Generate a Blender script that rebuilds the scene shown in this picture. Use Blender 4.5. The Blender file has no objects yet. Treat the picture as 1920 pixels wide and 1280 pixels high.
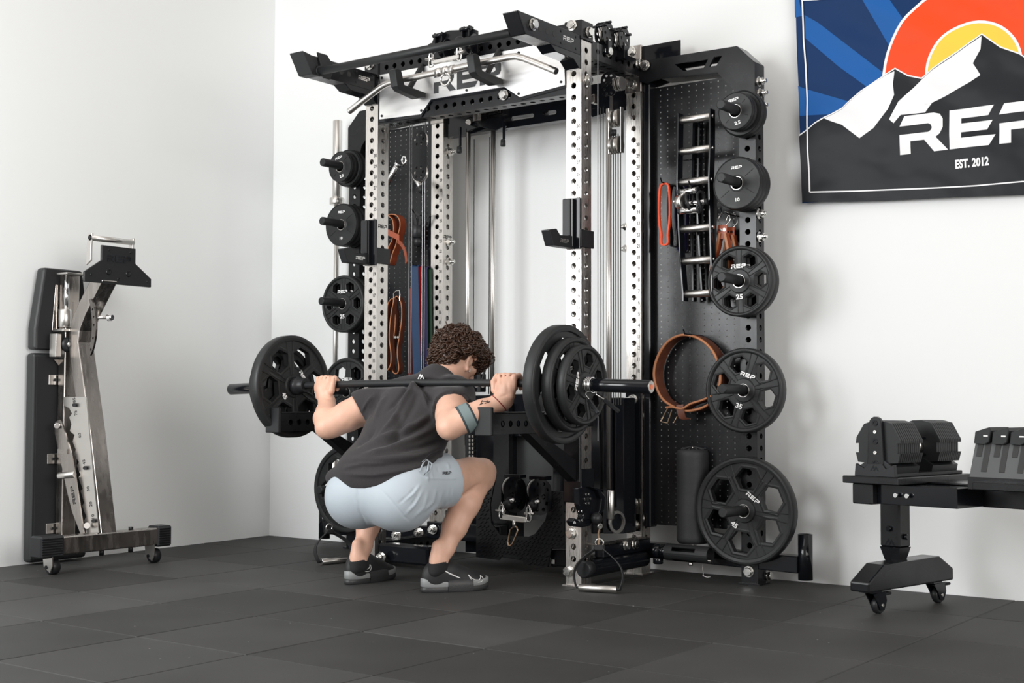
import bpy, math, random
import numpy as np
from mathutils import Vector as V, Matrix, noise
from mathutils.geometry import tessellate_polygon
random.seed(7)
PI = math.pi
SC = bpy.context.scene
COL = SC.collection

# ------------------------------------------------------------------ camera, light, exposure
F_PX, CAM, YAW, PITCH, ROLL = 2497.19, V((3.0798, -4.6327, 0.7565)), 0.633005, 0.0462329, 0.0026341
_f = V((-math.sin(YAW)*math.cos(PITCH), math.cos(YAW)*math.cos(PITCH), math.sin(PITCH)))
_r0 = V((math.cos(YAW), math.sin(YAW), 0)); _u0 = _r0.cross(_f)
_r = _r0*math.cos(ROLL)+_u0*math.sin(ROLL); _u = -_r0*math.sin(ROLL)+_u0*math.cos(ROLL)
cam = bpy.data.cameras.new('camera'); camo = bpy.data.objects.new('camera', cam); COL.objects.link(camo)
cam.sensor_width = 36; cam.lens = F_PX/1920*36; cam.clip_start = .05
camo.matrix_world = Matrix(((_r.x,_u.x,-_f.x,CAM.x),(_r.y,_u.y,-_f.y,CAM.y),(_r.z,_u.z,-_f.z,CAM.z),(0,0,0,1)))
SC.camera = camo
SC.view_settings.view_transform = 'Standard'; SC.view_settings.look = 'None'
SC.view_settings.exposure = 0.0; SC.view_settings.gamma = 1.0; SC.view_settings.use_curve_mapping = False
SC.cycles.max_bounces = 6; SC.cycles.diffuse_bounces = 3; SC.cycles.glossy_bounces = 3
SC.cycles.use_denoising = True
SC.cycles.sample_clamp_indirect = 6
w = bpy.data.worlds.new('room_light'); SC.world = w; w.use_nodes = True
w.node_tree.nodes['Background'].inputs[0].default_value = (1.0, .93, .87, 1)
w.node_tree.nodes['Background'].inputs[1].default_value = .50
def area(name, loc, target, size, power, col):
    l = bpy.data.lights.new(name, 'AREA'); l.shape = 'RECTANGLE'; l.size, l.size_y = size; l.energy = power; l.color = col
    o = bpy.data.objects.new(name, l); COL.objects.link(o); o.location = loc
    o.rotation_euler = (V(target)-V(loc)).to_track_quat('-Z', 'Y').to_euler(); return o
area('key_softbox', (-1.15, -6.4, 2.5), (-.6, .3, 1.0), (1.8, 2.4), 165, (.965, .985, 1))
area('left_softbox', (-1.55, -3.1, 1.75), (-.5, .4, 1.1), (.9, 1.3), 42, (.97, .985, 1))
area('right_fill', (7.0, -3.0, 2.2), (-2.5, -1.2, 1.0), (3.0, 2.8), 205, (1, .985, .965))  # added unseen fill, brightens the left wall from the right
area('front_fill', (4.4, -3.6, 1.9), (-2.5, .2, 1.0), (2.0, 2.4), 50, (1, .985, .965))  # second added fill out of view, lifts the lower left wall
area('overhead_fill', (-.4, -2.6, 4.4), (-.4, -2.6, 0), (3.6, 2.8), 36, (1, .99, .975))  # added overhead fill for floor and walls, not a real fitting

def at(u, v, y):
    """point at depth y behind the 1920x1280 picture position (u, v)"""
    d = _r*((u-960)/F_PX) - _u*((v-640)/F_PX) + _f
    return CAM + d*((y-CAM.y)/d.y)
def atx(u, v, x):
    d = _r*((u-960)/F_PX) - _u*((v-640)/F_PX) + _f
    return CAM + d*((x-CAM.x)/d.x)
def atz(u, v, z):
    d = _r*((u-960)/F_PX) - _u*((v-640)/F_PX) + _f
    return CAM + d*((z-CAM.z)/d.z)

# ------------------------------------------------------------------ mesh helpers
ORG = {}
class MB:
    def __init__(s): s.v=[]; s.f=[]; s.m=[]; s.s=[]; s.mi=0
    def add(s, vs, fs, sm=False):
        b=len(s.v); s.v += [tuple(p) for p in vs]
        for f in fs: s.f.append([b+i for i in f]); s.m.append(s.mi); s.s.append(sm)
        return s
    def box(s, lo, hi, ch=.0): 
        lo,hi=V(lo),V(hi); c=(lo+hi)/2
        return s.obox(c, V((1,0,0)),V((0,1,0)),V((0,0,1)), hi-lo, ch)
    def obox(s, c, ex, ey, ez, size, ch=0.):
        c=V(c); h=[abs(x)/2 for x in size]; E=[V(ex).normalized(),V(ey).normalized(),V(ez).normalized()]
        def P(a,b,d): return c+E[0]*a+E[1]*b+E[2]*d
        if ch<=0:
            vs=[P(i*h[0],j*h[1],k*h[2]) for i in(-1,1) for j in(-1,1) for k in(-1,1)]
            return s.add(vs,[(0,1,3,2),(4,6,7,5),(0,4,5,1),(2,3,7,6),(0,2,6,4),(1,5,7,3)])
        ch=min(ch,min(h)*.9); vs=[];id={}
        for i in(-1,1):
            for j in(-1,1):
                for k in(-1,1):
                    for a in range(3):
                        q=[h[0]-ch,h[1]-ch,h[2]-ch]; q[a]=h[a]
                        id[i,j,k,a]=len(vs); vs.append(P(i*q[0],j*q[1],k*q[2]))
        fs=[]
        S=[(-1,-1),(1,-1),(1,1),(-1,1)]
        for sg in(-1,1):
            for a in range(3):
                q=[]
                for (p,r) in S:
                    t=[0,0,0]; t[a]=sg; t[(a+1)%3]=p; t[(a+2)%3]=r; q.append(id[t[0],t[1],t[2],a])
                fs.append(q if sg>0 else q[::-1])
        for a in range(3):
            b,d=(a+1)%3,(a+2)%3
            for p in(-1,1):
                for r in(-1,1):
                    t=[0,0,0]; t[b]=p; t[d]=r; t[a]=-1; t2=t[:]; t2[a]=1
                    q=[id[(*t,b)],id[(*t2,b)],id[(*t2,d)],id[(*t,d)]]
                    fs.append(q[::-1] if p*r>0 else q)
        for i in(-1,1):
            for j in(-1,1):
                for k in(-1,1):
                    q=[id[i,j,k,0],id[i,j,k,1],id[i,j,k,2]]; fs.append(q if i*j*k>0 else q[::-1])
        return s.add(vs,fs)
    def bar(s, a, b, w, t, up=(0,0,1), ch=.002):
        """rectangular bar from a to b; w along (axis x up), t along up"""
        a,b=V(a),V(b); d=(b-a); L=d.length; d.normalize(); up=V(up); sd=d.cross(up).normalized(); u2=sd.cross(d)
        return s.obox((a+b)/2, d, sd, u2, (L,w,t), ch)
    def cyl(s, a, b, r, r2=None, n=16, ch=0., caps=True, sm=True):
        a,b=V(a),V(b); r2=r if r2 is None else r2; d=b-a; L=d.length
        prof=[(r,0),(r2,L)]
        if ch>0: prof=[(r-ch,0),(r,ch),(r2,L-ch),(r2-ch,L)]
        if caps: prof=[(0,0)]+prof+[(0,L)]
        return s.lathe(prof,a,d,n,sm)
    def lathe(s, prof, o, axis, n=24, sm=True, flat=None):
        o=V(o); ax=V(axis).normalized(); e1=ax.orthogonal().normalized(); e2=ax.cross(e1)
        vs=[];rows=[]
        for r,h in prof:
            if r<=1e-9: rows.append([len(vs)]); vs.append(o+ax*h)
            else:
                rows.append(list(range(len(vs),len(vs)+n)))
                for i in range(n):
                    t=2*PI*i/n; vs.append(o+ax*h+(e1*math.cos(t)+e2*math.sin(t))*r)
        base=len(s.v); s.v += [tuple(p) for p in vs]
        for k,(A,B) in enumerate(zip(rows,rows[1:])):
            if len(A)==1 and len(B)==1: continue
            dr=prof[k+1][0]-prof[k][0]; dh=prof[k+1][1]-prof[k][1]
            smo = sm and abs(dh)>abs(dr)*.2
            for i in range(n):
                j=(i+1)%n
                if len(A)==1: q=[A[0],B[j],B[i]]
                elif len(B)==1: q=[A[i],A[j],B[0]]
                else: q=[A[i],A[j],B[j],B[i]]
                s.f.append([base+x for x in q]); s.m.append(s.mi); s.s.append(smo)
        return s
    def tube(s, pts, r, n=8, closed=False, caps=True, up=None):
        pts=[V(p) for p in pts]; N=len(pts); rs=r if isinstance(r,(list,tuple)) else [r]*N
        T=[]
        for i in range(N):
            a=pts[(i-1)%N] if (closed or i>0) else pts[i]; b=pts[(i+1)%N] if (closed or i<N-1) else pts[i]
            T.append((b-a).normalized())
        nr=(V(up)-T[0]*V(up).dot(T[0])).normalized() if up else T[0].orthogonal().normalized()
        vs=[]
        for i in range(N):
            nr=(nr-T[i]*nr.dot(T[i])).normalized(); bn=T[i].cross(nr)
            for k in range(n):
                t=2*PI*k/n; vs.append(pts[i]+(nr*math.cos(t)+bn*math.sin(t))*rs[i])
        fs=[]
        for i in range(N if closed else N-1):
            for k in range(n):
                a,b=i*n,((i+1)%N)*n; fs.append((a+k,a+(k+1)%n,b+(k+1)%n,b+k))
        s.add(vs,fs,True)
        if caps and not closed: s.add(vs[:n],[tuple(range(n))[::-1]]); s.add(vs[-n:],[tuple(range(n))])
        return s
    def band(s, pts, W, t, closed=False, sm=True):
        """flat strap: path pts, width vector W (constant or list), thickness t"""
        pts=[V(p) for p in pts]; N=len(pts); vs=[]
        for i in range(N):
            a=pts[(i-1)%N] if (closed or i>0) else pts[i]; b=pts[(i+1)%N] if (closed or i<N-1) else pts[i]
            Wi=V(W[i]) if isinstance(W,list) else V(W)
            nn=(b-a).cross(Wi); nn=nn.normalized() if nn.length>1e-9 else V((0,0,1)); nn=nn*t/2
            vs += [pts[i]-Wi/2-nn, pts[i]+Wi/2-nn, pts[i]+Wi/2+nn, pts[i]-Wi/2+nn]
        for k in range(4):
            fs=[]; 
            for i in range(N if closed else N-1):
                a,b=i*4,((i+1)%N)*4; fs.append((a+k,a+(k+1)%4,b+(k+1)%4,b+k))
            s.add(vs,fs,sm and k in(0,2))
        if not closed: s.add(vs[:4],[(3,2,1,0)]); s.add(vs[-4:],[(0,1,2,3)])
        return s
    def prism(s, outer, o, ex, ey, d, holes=()):
        """outer/holes: 2D polygons; extruded by vector d from plane o,ex,ey"""
        o,ex,ey,d=V(o),V(ex),V(ey),V(d)
        loops=[list(outer)]+[list(h) for h in holes]
        flat=[p for l in loops for p in l]
        tris=tessellate_polygon([[V((p[0],p[1],0)) for p in l] for l in loops])
        A=[o+ex*p[0]+ey*p[1] for p in flat]; n=len(A)
        flip = ex.cross(ey).dot(d)>0
        fr=[];bk=[]
        for t in tris:
            p,q,r=[flat[i] for i in t]
            ar=(q[0]-p[0])*(r[1]-p[1])-(q[1]-p[1])*(r[0]-p[0])
            t=tuple(t) if ar>0 else tuple(t)[::-1]
            fr.append(t[::-1] if flip else t); bk.append(tuple(i+n for i in (t if flip else t[::-1])))
        sd=[];b=0
        for li,l in enumerate(loops):
            m=len(l); ar=sum(l[i][0]*l[(i+1)%m][1]-l[(i+1)%m][0]*l[i][1] for i in range(m))
            for i in range(m):
                j=(i+1)%m; q=(b+i,b+j,b+j+n,b+i+n)
                c = (ar>0)==(li==0)
                if not flip: c = not c
                sd.append(q if c else q[::-1])
            b+=m
        return s.add(A+[p+d for p in A], fr+bk+sd)
    def panel(s, o, ea, eb, wa, cells, r, d, n=12, open_=True):
        """perforated strip: width wa along ea, cells [(b0,b1,[hole centres (a,b)])] along eb, hole walls of vector d"""
        o,ea,eb,d=V(o),V(ea),V(eb),V(d)
        for b0,b1,hc in cells:
            if hc is None:
                s.add([o+ea*x+eb*y for x,y in((0,b0),(wa,b0),(wa,b1),(0,b1))],[(0,1,2,3)]); continue
            ca,cb=hc; out=[];inn=[]
            for i in range(n):
                t=2*PI*(i+.5)/n; c,sn=math.cos(t),math.sin(t); inn.append((ca+r*c,cb+r*sn))
                k=min((wa-ca if c>0 else ca)/max(abs(c),1e-6),(b1-cb if sn>0 else cb-b0)/max(abs(sn),1e-6))
                out.append((ca+k*c,cb+k*sn))
            ring=[]
            for i in range(n):   # insert corners
                ring.append(('o',out[i]))
            vs=[o+ea*p[0]+eb*p[1] for p in out]+[o+ea*p[0]+eb*p[1] for p in inn]+[o+ea*p[0]+eb*p[1]+d for p in inn]
            fs=[(i,(i+1)%n,n+(i+1)%n,n+i) for i in range(n)]
            cor=[(wa,b1),(0,b1),(0,b0),(wa,b0)]
            for q,(cx,cy) in enumerate(cor):
                best=None
                for i in range(n):
                    p1,p2=out[i],out[(i+1)%n]
                    if (abs(p1[0]-cx)<1e-7 and abs(p2[1]-cy)<1e-7) or (abs(p1[1]-cy)<1e-7 and abs(p2[0]-cx)<1e-7): best=i
                if best is not None:
                    vs.append(o+ea*cx+eb*cy); fs.append((best,len(vs)-1,(best+1)%n))
            s.add(vs,fs); 
            if open_: s.add(vs[n:3*n],[(i,(i+1)%n,n+(i+1)%n,n+i) for i in range(n)],True)
        return s
    def merge(s, other, M=None):
        b=len(s.v); s.v += [tuple(M@V(p)) if M else p for p in other.v]
        s.f += [[b+i for i in f] for f in other.f]; s.m += other.m; s.s += other.s; return s
    def mesh(s, name, mats, org=V((0,0,0))):
        me=bpy.data.meshes.new(name)
        me.from_pydata([(p[0]-org[0],p[1]-org[1],p[2]-org[2]) for p in s.v],[],s.f)
        for m in (mats if isinstance(mats,(list,tuple)) else [mats]): me.materials.append(m)
        me.polygons.foreach_set('material_index', s.m); me.polygons.foreach_set('use_smooth', s.s)
        me.update(); return me
    def build(s, name, mats, parent=None, label=None, bevel=0, org=None, **kw):
        og = ORG.get(parent, V((0,0,0))) if org is None else V(org)
        o=bpy.data.objects.new(name, s.mesh(name,mats,og)); COL.objects.link(o)
        if parent is not None: o.parent=parent; ORG[o]=og
        else: o.location=og; ORG[o]=og
        if bevel: b=o.modifiers.new('bevel','BEVEL'); b.width=bevel; b.segments=2; b.limit_method='ANGLE'; b.angle_limit=.7
        if label: o['label']=label
        for k,v in kw.items(): o[k]=v
        return o
def tag(o, label, cat, group=None):
    o['label']=label; o['category']=cat
    if group: o['group']=group
    return o
def thing(name, label, cat, loc=(0,0,0), group=None):
    o=bpy.data.objects.new(name,None); COL.objects.link(o); o.location=loc; o.empty_display_size=.05
    ORG[o]=V(loc); return tag(o,label,cat,group)
def dup(root, M, label=None, group=None):
    def cp(o,par):
        c=o.copy(); COL.objects.link(c)
        if par: c.parent=par
        for ch in list(o.children): cp(ch,c)
        return c
    r=cp(root,None); r.matrix_world=M
    if label: r['label']=label
    if group: r['group']=group
    return r
def frame(o, z, xref=(1,0,0)):
    """matrix: local z along z, local x near xref"""
    z=V(z).normalized(); x=V(xref); x=(x-z*x.dot(z)).normalized(); y=z.cross(x)
    return Matrix(((x.x,y.x,z.x,o[0]),(x.y,y.y,z.y,o[1]),(x.z,y.z,z.z,o[2]),(0,0,0,1)))
# lettering
_tc={}
def glyphs(txt, bold=.02):
    if (txt,bold) not in _tc:
        c=bpy.data.curves.new('t','FONT'); c.body=txt; c.size=1; c.offset=bold; c.resolution_u=3
        o=bpy.data.objects.new('t',c); COL.objects.link(o); dg=bpy.context.evaluated_depsgraph_get()
        me=bpy.data.meshes.new_from_object(o.evaluated_get(dg)); vs=[v.co.copy() for v in me.vertices]; fs=[list(p.vertices) for p in me.polygons]
        bpy.data.objects.remove(o); bpy.data.curves.remove(c); bpy.data.meshes.remove(me)
        x0=min(v.x for v in vs);x1=max(v.x for v in vs);y0=min(v.y for v in vs);y1=max(v.y for v in vs)
        _tc[txt,bold]=([((v.x-(x0+x1)/2)/(y1-y0),(v.y-(y0+y1)/2)/(y1-y0)) for v in vs],fs,(x1-x0)/(y1-y0))
    return _tc[txt,bold]
def text(mb, txt, c, ex, ey, h, sx=1., bold=.02):
    """centred flat text of cap height h"""
    vs,fs,_=glyphs(txt,bold); c,ex,ey=V(c),V(ex),V(ey); N=len(fs)
    mb.add([c+ex*(x*h*sx)+ey*(y*h) for x,y in vs],fs); return mb
GLR=[(0,.74),(.14,1),(.95,1),(1.12,.95),(1.2,.82),(1.2,.6),(1.12,.45),(1.0,.37),(1.34,0),(.95,0),(.68,.33),(.30,.33),(.30,0),(0,0),(0,.52),(.80,.52),(.88,.57),(.90,.63),(.87,.70),(.80,.74)]
GLE=[(0,0),(0,1),(1.2,1),(1.04,.76),(.32,.76),(.32,.63),(1.15,.63),(1.0,.40),(.32,.40),(.32,.26),(1.22,.26),(1.05,0)]
GLP=[(0,.74),(.14,1),(.95,1),(1.12,.95),(1.2,.82),(1.2,.53),(1.12,.38),(.95,.33),(.30,.33),(.30,0),(0,0),(0,.52),(.80,.52),(.88,.57),(.90,.63),(.87,.70),(.80,.74)]
def logo(mb, c, ex, ey, h, d=None, mir=1):
    """the three stencil letters, centred, total width about 3.9 h"""
    ex,ey,c=V(ex)*mir,V(ey),V(c)
    for L,off in((GLR,0),(GLE,1.38),(GLP,2.7)):
        P=[((x+off-1.95)*h,(y-.5)*h) for x,y in L]
        if d: mb.prism(P,c,ex,ey,d)
        else:
            tr=tessellate_polygon([[V((p[0],p[1],0)) for p in P]])
            vs=[c+ex*p[0]+ey*p[1] for p in P]; fs=[]
            for t in tr:
                a,b,e=[P[i] for i in t]; ar=(b[0]-a[0])*(e[1]-a[1])-(b[1]-a[1])*(e[0]-a[0]); fs.append(tuple(t) if ar>0 else tuple(t)[::-1])
            mb.add(vs,fs)
    return mb
def mount(mb, c, ex, ey, h):
    """small mountain mark"""
    for P in([(0,0),(.55,.8),(.75,.5),(.6,.28),(.5,.45),(.22,0)],[(.5,0),(.98,.72),(1.45,0),(1.22,0),(.98,.38),(.75,0)]):
        Q=[((x-.72)*h,(y-.4)*h) for x,y in P]
        tr=tessellate_polygon([[V((p[0],p[1],0)) for p in Q]]); mb.add([V(c)+V(ex)*p[0]+V(ey)*p[1] for p in Q],[tuple(t) for t in tr])
    return mb
# ------------------------------------------------------------------ materials
def mat(name, col, rough=.5, metal=0., bump=None, var=0., spec=None, coat=0., aniso=None, scale=40, sheen=0, rvar=0., sss=0):
    m=bpy.data.materials.new(name); m.use_nodes=True; nt=m.node_tree; b=nt.nodes['Principled BSDF']; L=nt.links.new
    b.inputs['Base Color'].default_value=(*col,1); b.inputs['Roughness'].default_value=rough; b.inputs['Metallic'].default_value=metal
    if spec is not None: b.inputs['Specular IOR Level'].default_value=spec
    if coat: b.inputs['Coat Weight'].default_value=coat; b.inputs['Coat Roughness'].default_value=.12
    if sheen: b.inputs['Sheen Weight'].default_value=sheen; b.inputs['Sheen Roughness'].default_value=.4
    if sss: b.inputs['Subsurface Weight'].default_value=sss; b.inputs['Subsurface Radius'].default_value=(.012,.005,.003); b.inputs['Subsurface Scale'].default_value=1
    tc=nt.nodes.new('ShaderNodeTexCoord'); src=tc.outputs['Object']
    if aniso:
        mp=nt.nodes.new('ShaderNodeMapping'); mp.inputs['Scale'].default_value=aniso; L(src,mp.inputs['Vector']); src=mp.outputs['Vector']
    def nz(sc,det=3):
        n=nt.nodes.new('ShaderNodeTexNoise'); n.inputs['Scale'].default_value=sc; n.inputs['Detail'].default_value=det; L(src,n.inputs['Vector']); return n
    if var or rvar: n1=nz(scale)
    if var:
        mx=nt.nodes.new('ShaderNodeMapRange'); mx.inputs['From Min'].default_value=.25; mx.inputs['From Max'].default_value=.75; mx.inputs['To Min'].default_value=1-var; mx.inputs['To Max'].default_value=1+var
        L(n1.outputs['Fac'],mx.inputs['Value'])
        mul=nt.nodes.new('ShaderNodeVectorMath'); mul.operation='SCALE'; mul.inputs[0].default_value=col; L(mx.outputs[0],mul.inputs['Scale']); L(mul.outputs[0],b.inputs['Base Color'])
    if rvar:
        mr=nt.nodes.new('ShaderNodeMapRange'); mr.inputs['From Min'].default_value=.3; mr.inputs['From Max'].default_value=.7; mr.inputs['To Min'].default_value=max(.02,rough-rvar); mr.inputs['To Max'].default_value=rough+rvar
        L(n1.outputs['Fac'],mr.inputs['Value']); L(mr.outputs[0],b.inputs['Roughness'])
    if bump:
        n2=nz(bump[0],4); bp=nt.nodes.new('ShaderNodeBump'); bp.inputs['Strength'].default_value=bump[1]; bp.inputs['Distance'].default_value=bump[2] if len(bump)>2 else .002
        L(n2.outputs['Fac'],bp.inputs['Height']); L(bp.outputs[0],b.inputs['Normal'])
    return m
M={}
M['wall']=mat('white_wall_paint',(.835,.85,.845),.85,bump=(180,.08,.001))
M['rubber_mat']=None
M['steel']=mat('brushed_stainless',(.70,.665,.63),.30,1,aniso=(60,60,2),scale=6,var=.10,rvar=.08)
M['plate_steel']=mat('brushed_sign_steel',(.93,.925,.92),.34,1,aniso=(2,30,30),scale=3,var=.02,rvar=.03)
M['raw']=mat('clear_coated_raw_steel',(.44,.41,.385),.25,1,aniso=(14,14,3),scale=3,var=.14,rvar=.10)
M['chrome']=mat('chrome',(.82,.82,.82),.08,1)
M['zinc']=mat('zinc_bolt',(.78,.77,.74),.22,1,scale=60,rvar=.1)
M['satin']=mat('satin_metal',(.72,.70,.67),.30,1)
M['black']=mat('black_powder_coat',(.008,.0085,.010),.26,0,spec=.38,rvar=.05,scale=8,bump=(900,.05,.0005))
M['gloss']=mat('gloss_black_coat',(.006,.0068,.009),.13,0,spec=.42,rvar=.04,scale=5)
M['matte']=mat('matte_black_coat',(.016,.017,.018),.48,0,spec=.35,bump=(600,.1,.0005))
M['plastic']=mat('black_plastic',(.014,.0148,.0165),.42,0,spec=.36,bump=(500,.08,.0006))
M['urethane']=mat('black_plate_rubber',(.017,.0178,.0185),.46,0,spec=.35,var=.25,scale=9,rvar=.08,bump=(250,.12,.0008))
M['white']=mat('white_print',(.85,.85,.84),.5)
M['dark']=mat('black_print',(.02,.02,.02),.6)
M['greyprint']=mat('grey_print',(.05,.052,.055),.35)
M['cable']=mat('black_cable',(.02,.02,.02),.4)
M['wire']=mat('steel_cable',(.25,.25,.26),.35,1)
M['shroud']=mat('grey_shroud',(.075,.080,.080),.55,0,var=.2,scale=4)
# ------------------------------------------------------------------ room
def mat_floor():
    m=bpy.data.materials.new('rubber_floor_mat'); m.use_nodes=True; nt=m.node_tree; b=nt.nodes['Principled BSDF']; L=nt.links.new
    oi=nt.nodes.new('ShaderNodeObjectInfo'); tc=nt.nodes.new('ShaderNodeTexCoord')
    geo=nt.nodes.new('ShaderNodeNewGeometry')
    n1=nt.nodes.new('ShaderNodeTexNoise'); n1.inputs['Scale'].default_value=2.2; n1.inputs['Detail'].default_value=5; L(geo.outputs['Position'],n1.inputs['Vector'])
    n2=nt.nodes.new('ShaderNodeTexNoise'); n2.inputs['Scale'].default_value=420; n2.inputs['Detail'].default_value=2; L(geo.outputs['Position'],n2.inputs['Vector'])
    vo=nt.nodes.new('ShaderNodeTexVoronoi'); vo.inputs['Scale'].default_value=19; L(geo.outputs['Position'],vo.inputs['Vector'])
    r1=nt.nodes.new('ShaderNodeMapRange'); r1.inputs['From Min'].default_value=.3; r1.inputs['From Max'].default_value=.7; r1.inputs['To Min'].default_value=.82; r1.inputs['To Max'].default_value=1.2; L(n1.outputs['Fac'],r1.inputs['Value'])
    r2=nt.nodes.new('ShaderNodeMapRange'); r2.inputs['To Min'].default_value=.78; r2.inputs['To Max'].default_value=1.32; L(oi.outputs['Random'],r2.inputs['Value'])
    mu=nt.nodes.new('ShaderNodeMath'); mu.operation='MULTIPLY'; L(r1.outputs[0],mu.inputs[0]); L(r2.outputs[0],mu.inputs[1])
    vs=nt.nodes.new('ShaderNodeVectorMath'); vs.operation='SCALE'; vs.inputs[0].default_value=(.0375,.0375,.0365); L(mu.outputs[0],vs.inputs['Scale'])
    lt=nt.nodes.new('ShaderNodeMath'); lt.operation='LESS_THAN'; lt.inputs[1].default_value=.055; L(vo.outputs['Distance'],lt.inputs[0])
    sp=nt.nodes.new('ShaderNodeSeparateColor'); L(vo.outputs['Color'],sp.inputs[0]); g=nt.nodes.new('ShaderNodeMath'); g.operation='GREATER_THAN'; g.inputs[1].default_value=.9; L(sp.outputs[0],g.inputs[0])
    a=nt.nodes.new('ShaderNodeMath'); a.operation='MULTIPLY'; L(lt.outputs[0],a.inputs[0]); L(g.outputs[0],a.inputs[1])
    mx=nt.nodes.new('ShaderNodeMix'); mx.data_type='RGBA'; L(a.outputs[0],mx.inputs[0]); L(vs.outputs[0],mx.inputs[6]); mx.inputs[7].default_value=(.3,.3,.29,1); L(mx.outputs[2],b.inputs['Base Color'])
    b.inputs['Roughness'].default_value=.6; b.inputs['Specular IOR Level'].default_value=.28
    bp=nt.nodes.new('ShaderNodeBump'); bp.inputs['Strength'].default_value=.35; bp.inputs['Distance'].default_value=.001; L(n2.outputs['Fac'],bp.inputs['Height']); L(bp.outputs[0],b.inputs['Normal'])
    return m
M['rubber_mat']=mat_floor()
S=.512; GX=-2.003; GY=.715
fl=MB().box((-3.2,-6.6,-.06),(4.5,.9,-.022)).build('floor',M['dark']); fl['kind']='structure'
tile=MB().box((-S/2+.0017,-S/2+.0017,-.022),(S/2-.0017,S/2-.0017,0),.0028).mesh('rubber_mat',M['rubber_mat'])
for i in range(-2,12):
    for j in range(0,14):
        o=bpy.data.objects.new('rubber_mat',tile); COL.objects.link(o); o.parent=fl
        o.location=(GX+S*(i+.5),GY-S*(j+.5),random.uniform(-.0012,0))
wb=MB().box((-2.75,.715,-.03),(4.5,.85,3.3)).build('wall_back',M['wall']); wb['kind']='structure'
# left wall, slightly out of square
p0,p1=V((-2.560,.74,0)),V((-2.215,-4.6,0)); d=(p1-p0).normalized(); nrm=V((-d.y,d.x,0)); nrm = nrm if nrm.x<0 else -nrm
wl=MB(); a=p0-d*.1; e=p1+d*2.0
wl.prism([(0,-.03),((e-a).length,-.03),((e-a).length,3.3),(0,3.3)],a,d,V((0,0,1)),nrm*.12)
wl=wl.build('wall_left',M['wall']); wl['kind']='structure'
# ------------------------------------------------------------------ the rack
XR, XL, YB, HT, PT, Z0 = 0.0, -1.143, .486, 2.362, .0508, .112
h = .0381; X3=V((1,0,0)); Y3=V((0,1,0)); Z3=V((0,0,1))
rack = thing('power_rack', 'large steel power rack with cable columns, pegboards and plate storage posts against the back wall', 'power rack', (-.571,.25,0))
def holes(n, z0=Z0, z1=HT, skip=()):
    c=[];b=0
    for k in range(n):
        z=z0+PT*k
        if z+PT/2>z1: break
        if k in skip: c.append((b,z+PT/2,None)); b=z+PT/2; continue
        c.append((max(b,z-PT/2) if b else 0,z+PT/2,(h,z))); b=z+PT/2
    c.append((b,z1,None)); return c
def upright(x, y, m, z1=HT, name='upright', skip_side=(), nf=44, r=.0128, lo=0, w=.0762):
    mb=MB(); cf=holes(nf,z1=z1); cs=holes(nf,z1=z1,skip=skip_side)
    mb.panel((x-h,y,0),X3,Z3,w,cf,r,(0,.006,0)); mb.panel((x+h,y,0),Y3,Z3,w,cs,r,(-.006,0,0))
    mb.panel((x+h,y+w,0),-X3,Z3,w,cf,r,(0,-.006,0)); mb.panel((x-h,y+w,0),-Y3,Z3,w,cs,r,(.006,0,0))
    mb.add([(x-h,y,z1),(x+h,y,z1),(x+h,y+w,z1),(x-h,y+w,z1)],[(0,1,2,3)])
    mb.box((x-h-.012,y-.012,0),(x+h+.012,y+w+.012,.006))
    return mb.build(name,m,rack)
UP={}
for nm,x,y,sk in(('FR',XR,0,()),('FL',XL,0,(29,)),('RR',XR,YB,()),('RL',XL,YB,(29,))):
    u=UP[nm]=upright(x,y,M['steel'],skip_side=sk)
    nb=MB()
    for k in range(1,31):
        z=Z0+PT*(k+6)
        text(nb,str(k),(x+.0235,y-.0006,z-.0225),X3,Z3,.0165,.82)
    for sx in((x+h+.0006),):
        if sk: logo(nb,(sx,y+.038,Z0+PT*29),Y3,Z3,.016)
    nb.build('hole_numbers',M['dark'],u,kind='stuff')
PX=(.562,XL-.562)
for i,x in enumerate(PX):
    upright(x,YB,M['black'],2.20,'storage_post')
# bolts ------------------------------------------------------------
def hexprof(r,n=6,rot=0): return [(r*math.cos(2*PI*k/n+rot),r*math.sin(2*PI*k/n+rot)) for k in range(n)]
bm=MB(); bm.cyl((0,0,0),(0,0,.004),.0245,n=20,sm=True); bm.prism(hexprof(.0215),(0,0,.004),X3,Y3,(0,0,.012)); bm.cyl((0,0,.016),(0,0,.0185),.0195,.0165,n=20)
BOLT=bm.mesh('bolt',M['zinc'])
nm_=MB(); nm_.cyl((0,0,0),(0,0,.004),.0245,n=20); nm_.prism(hexprof(.0205),(0,0,.004),X3,Y3,(0,0,.018)); nm_.cyl((0,0,.022),(0,0,.028),.017,.015,n=16); nm_.cyl((0,0,.02),(0,0,.042),.0105,n=12,ch=.002)
NUT=nm_.mesh('lock_nut',M['zinc'])
def bolt(p, d, s=1., nut=False, parent=None):
    par=parent or rack
    o=bpy.data.objects.new('lock_nut' if nut else 'bolt',NUT if nut else BOLT); COL.objects.link(o); o.parent=par
    mt=frame(V(p)-ORG[par],d,(.96,.1,.28)); o.matrix_local=mt@Matrix.Rotation(random.uniform(0,1),4,'Z')@Matrix.Scale(s,4); return o
for u,v,y in((1073,48,-.009),(945,178,-.001),(818,214,YB-.005),(694,122,-.009),(1184,96,YB-.009),(1185.5,158.6,YB-.005),(1187,749,YB-.009),(1188,942,YB-.009),(1188,984,YB-.012),(1071,1000,-.002),(1066,1071,-.001),(1404,1071,YB-.001),(1210,123,YB-.02)): bolt(at(u,v,y),(0,-1,0),.95)
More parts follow.
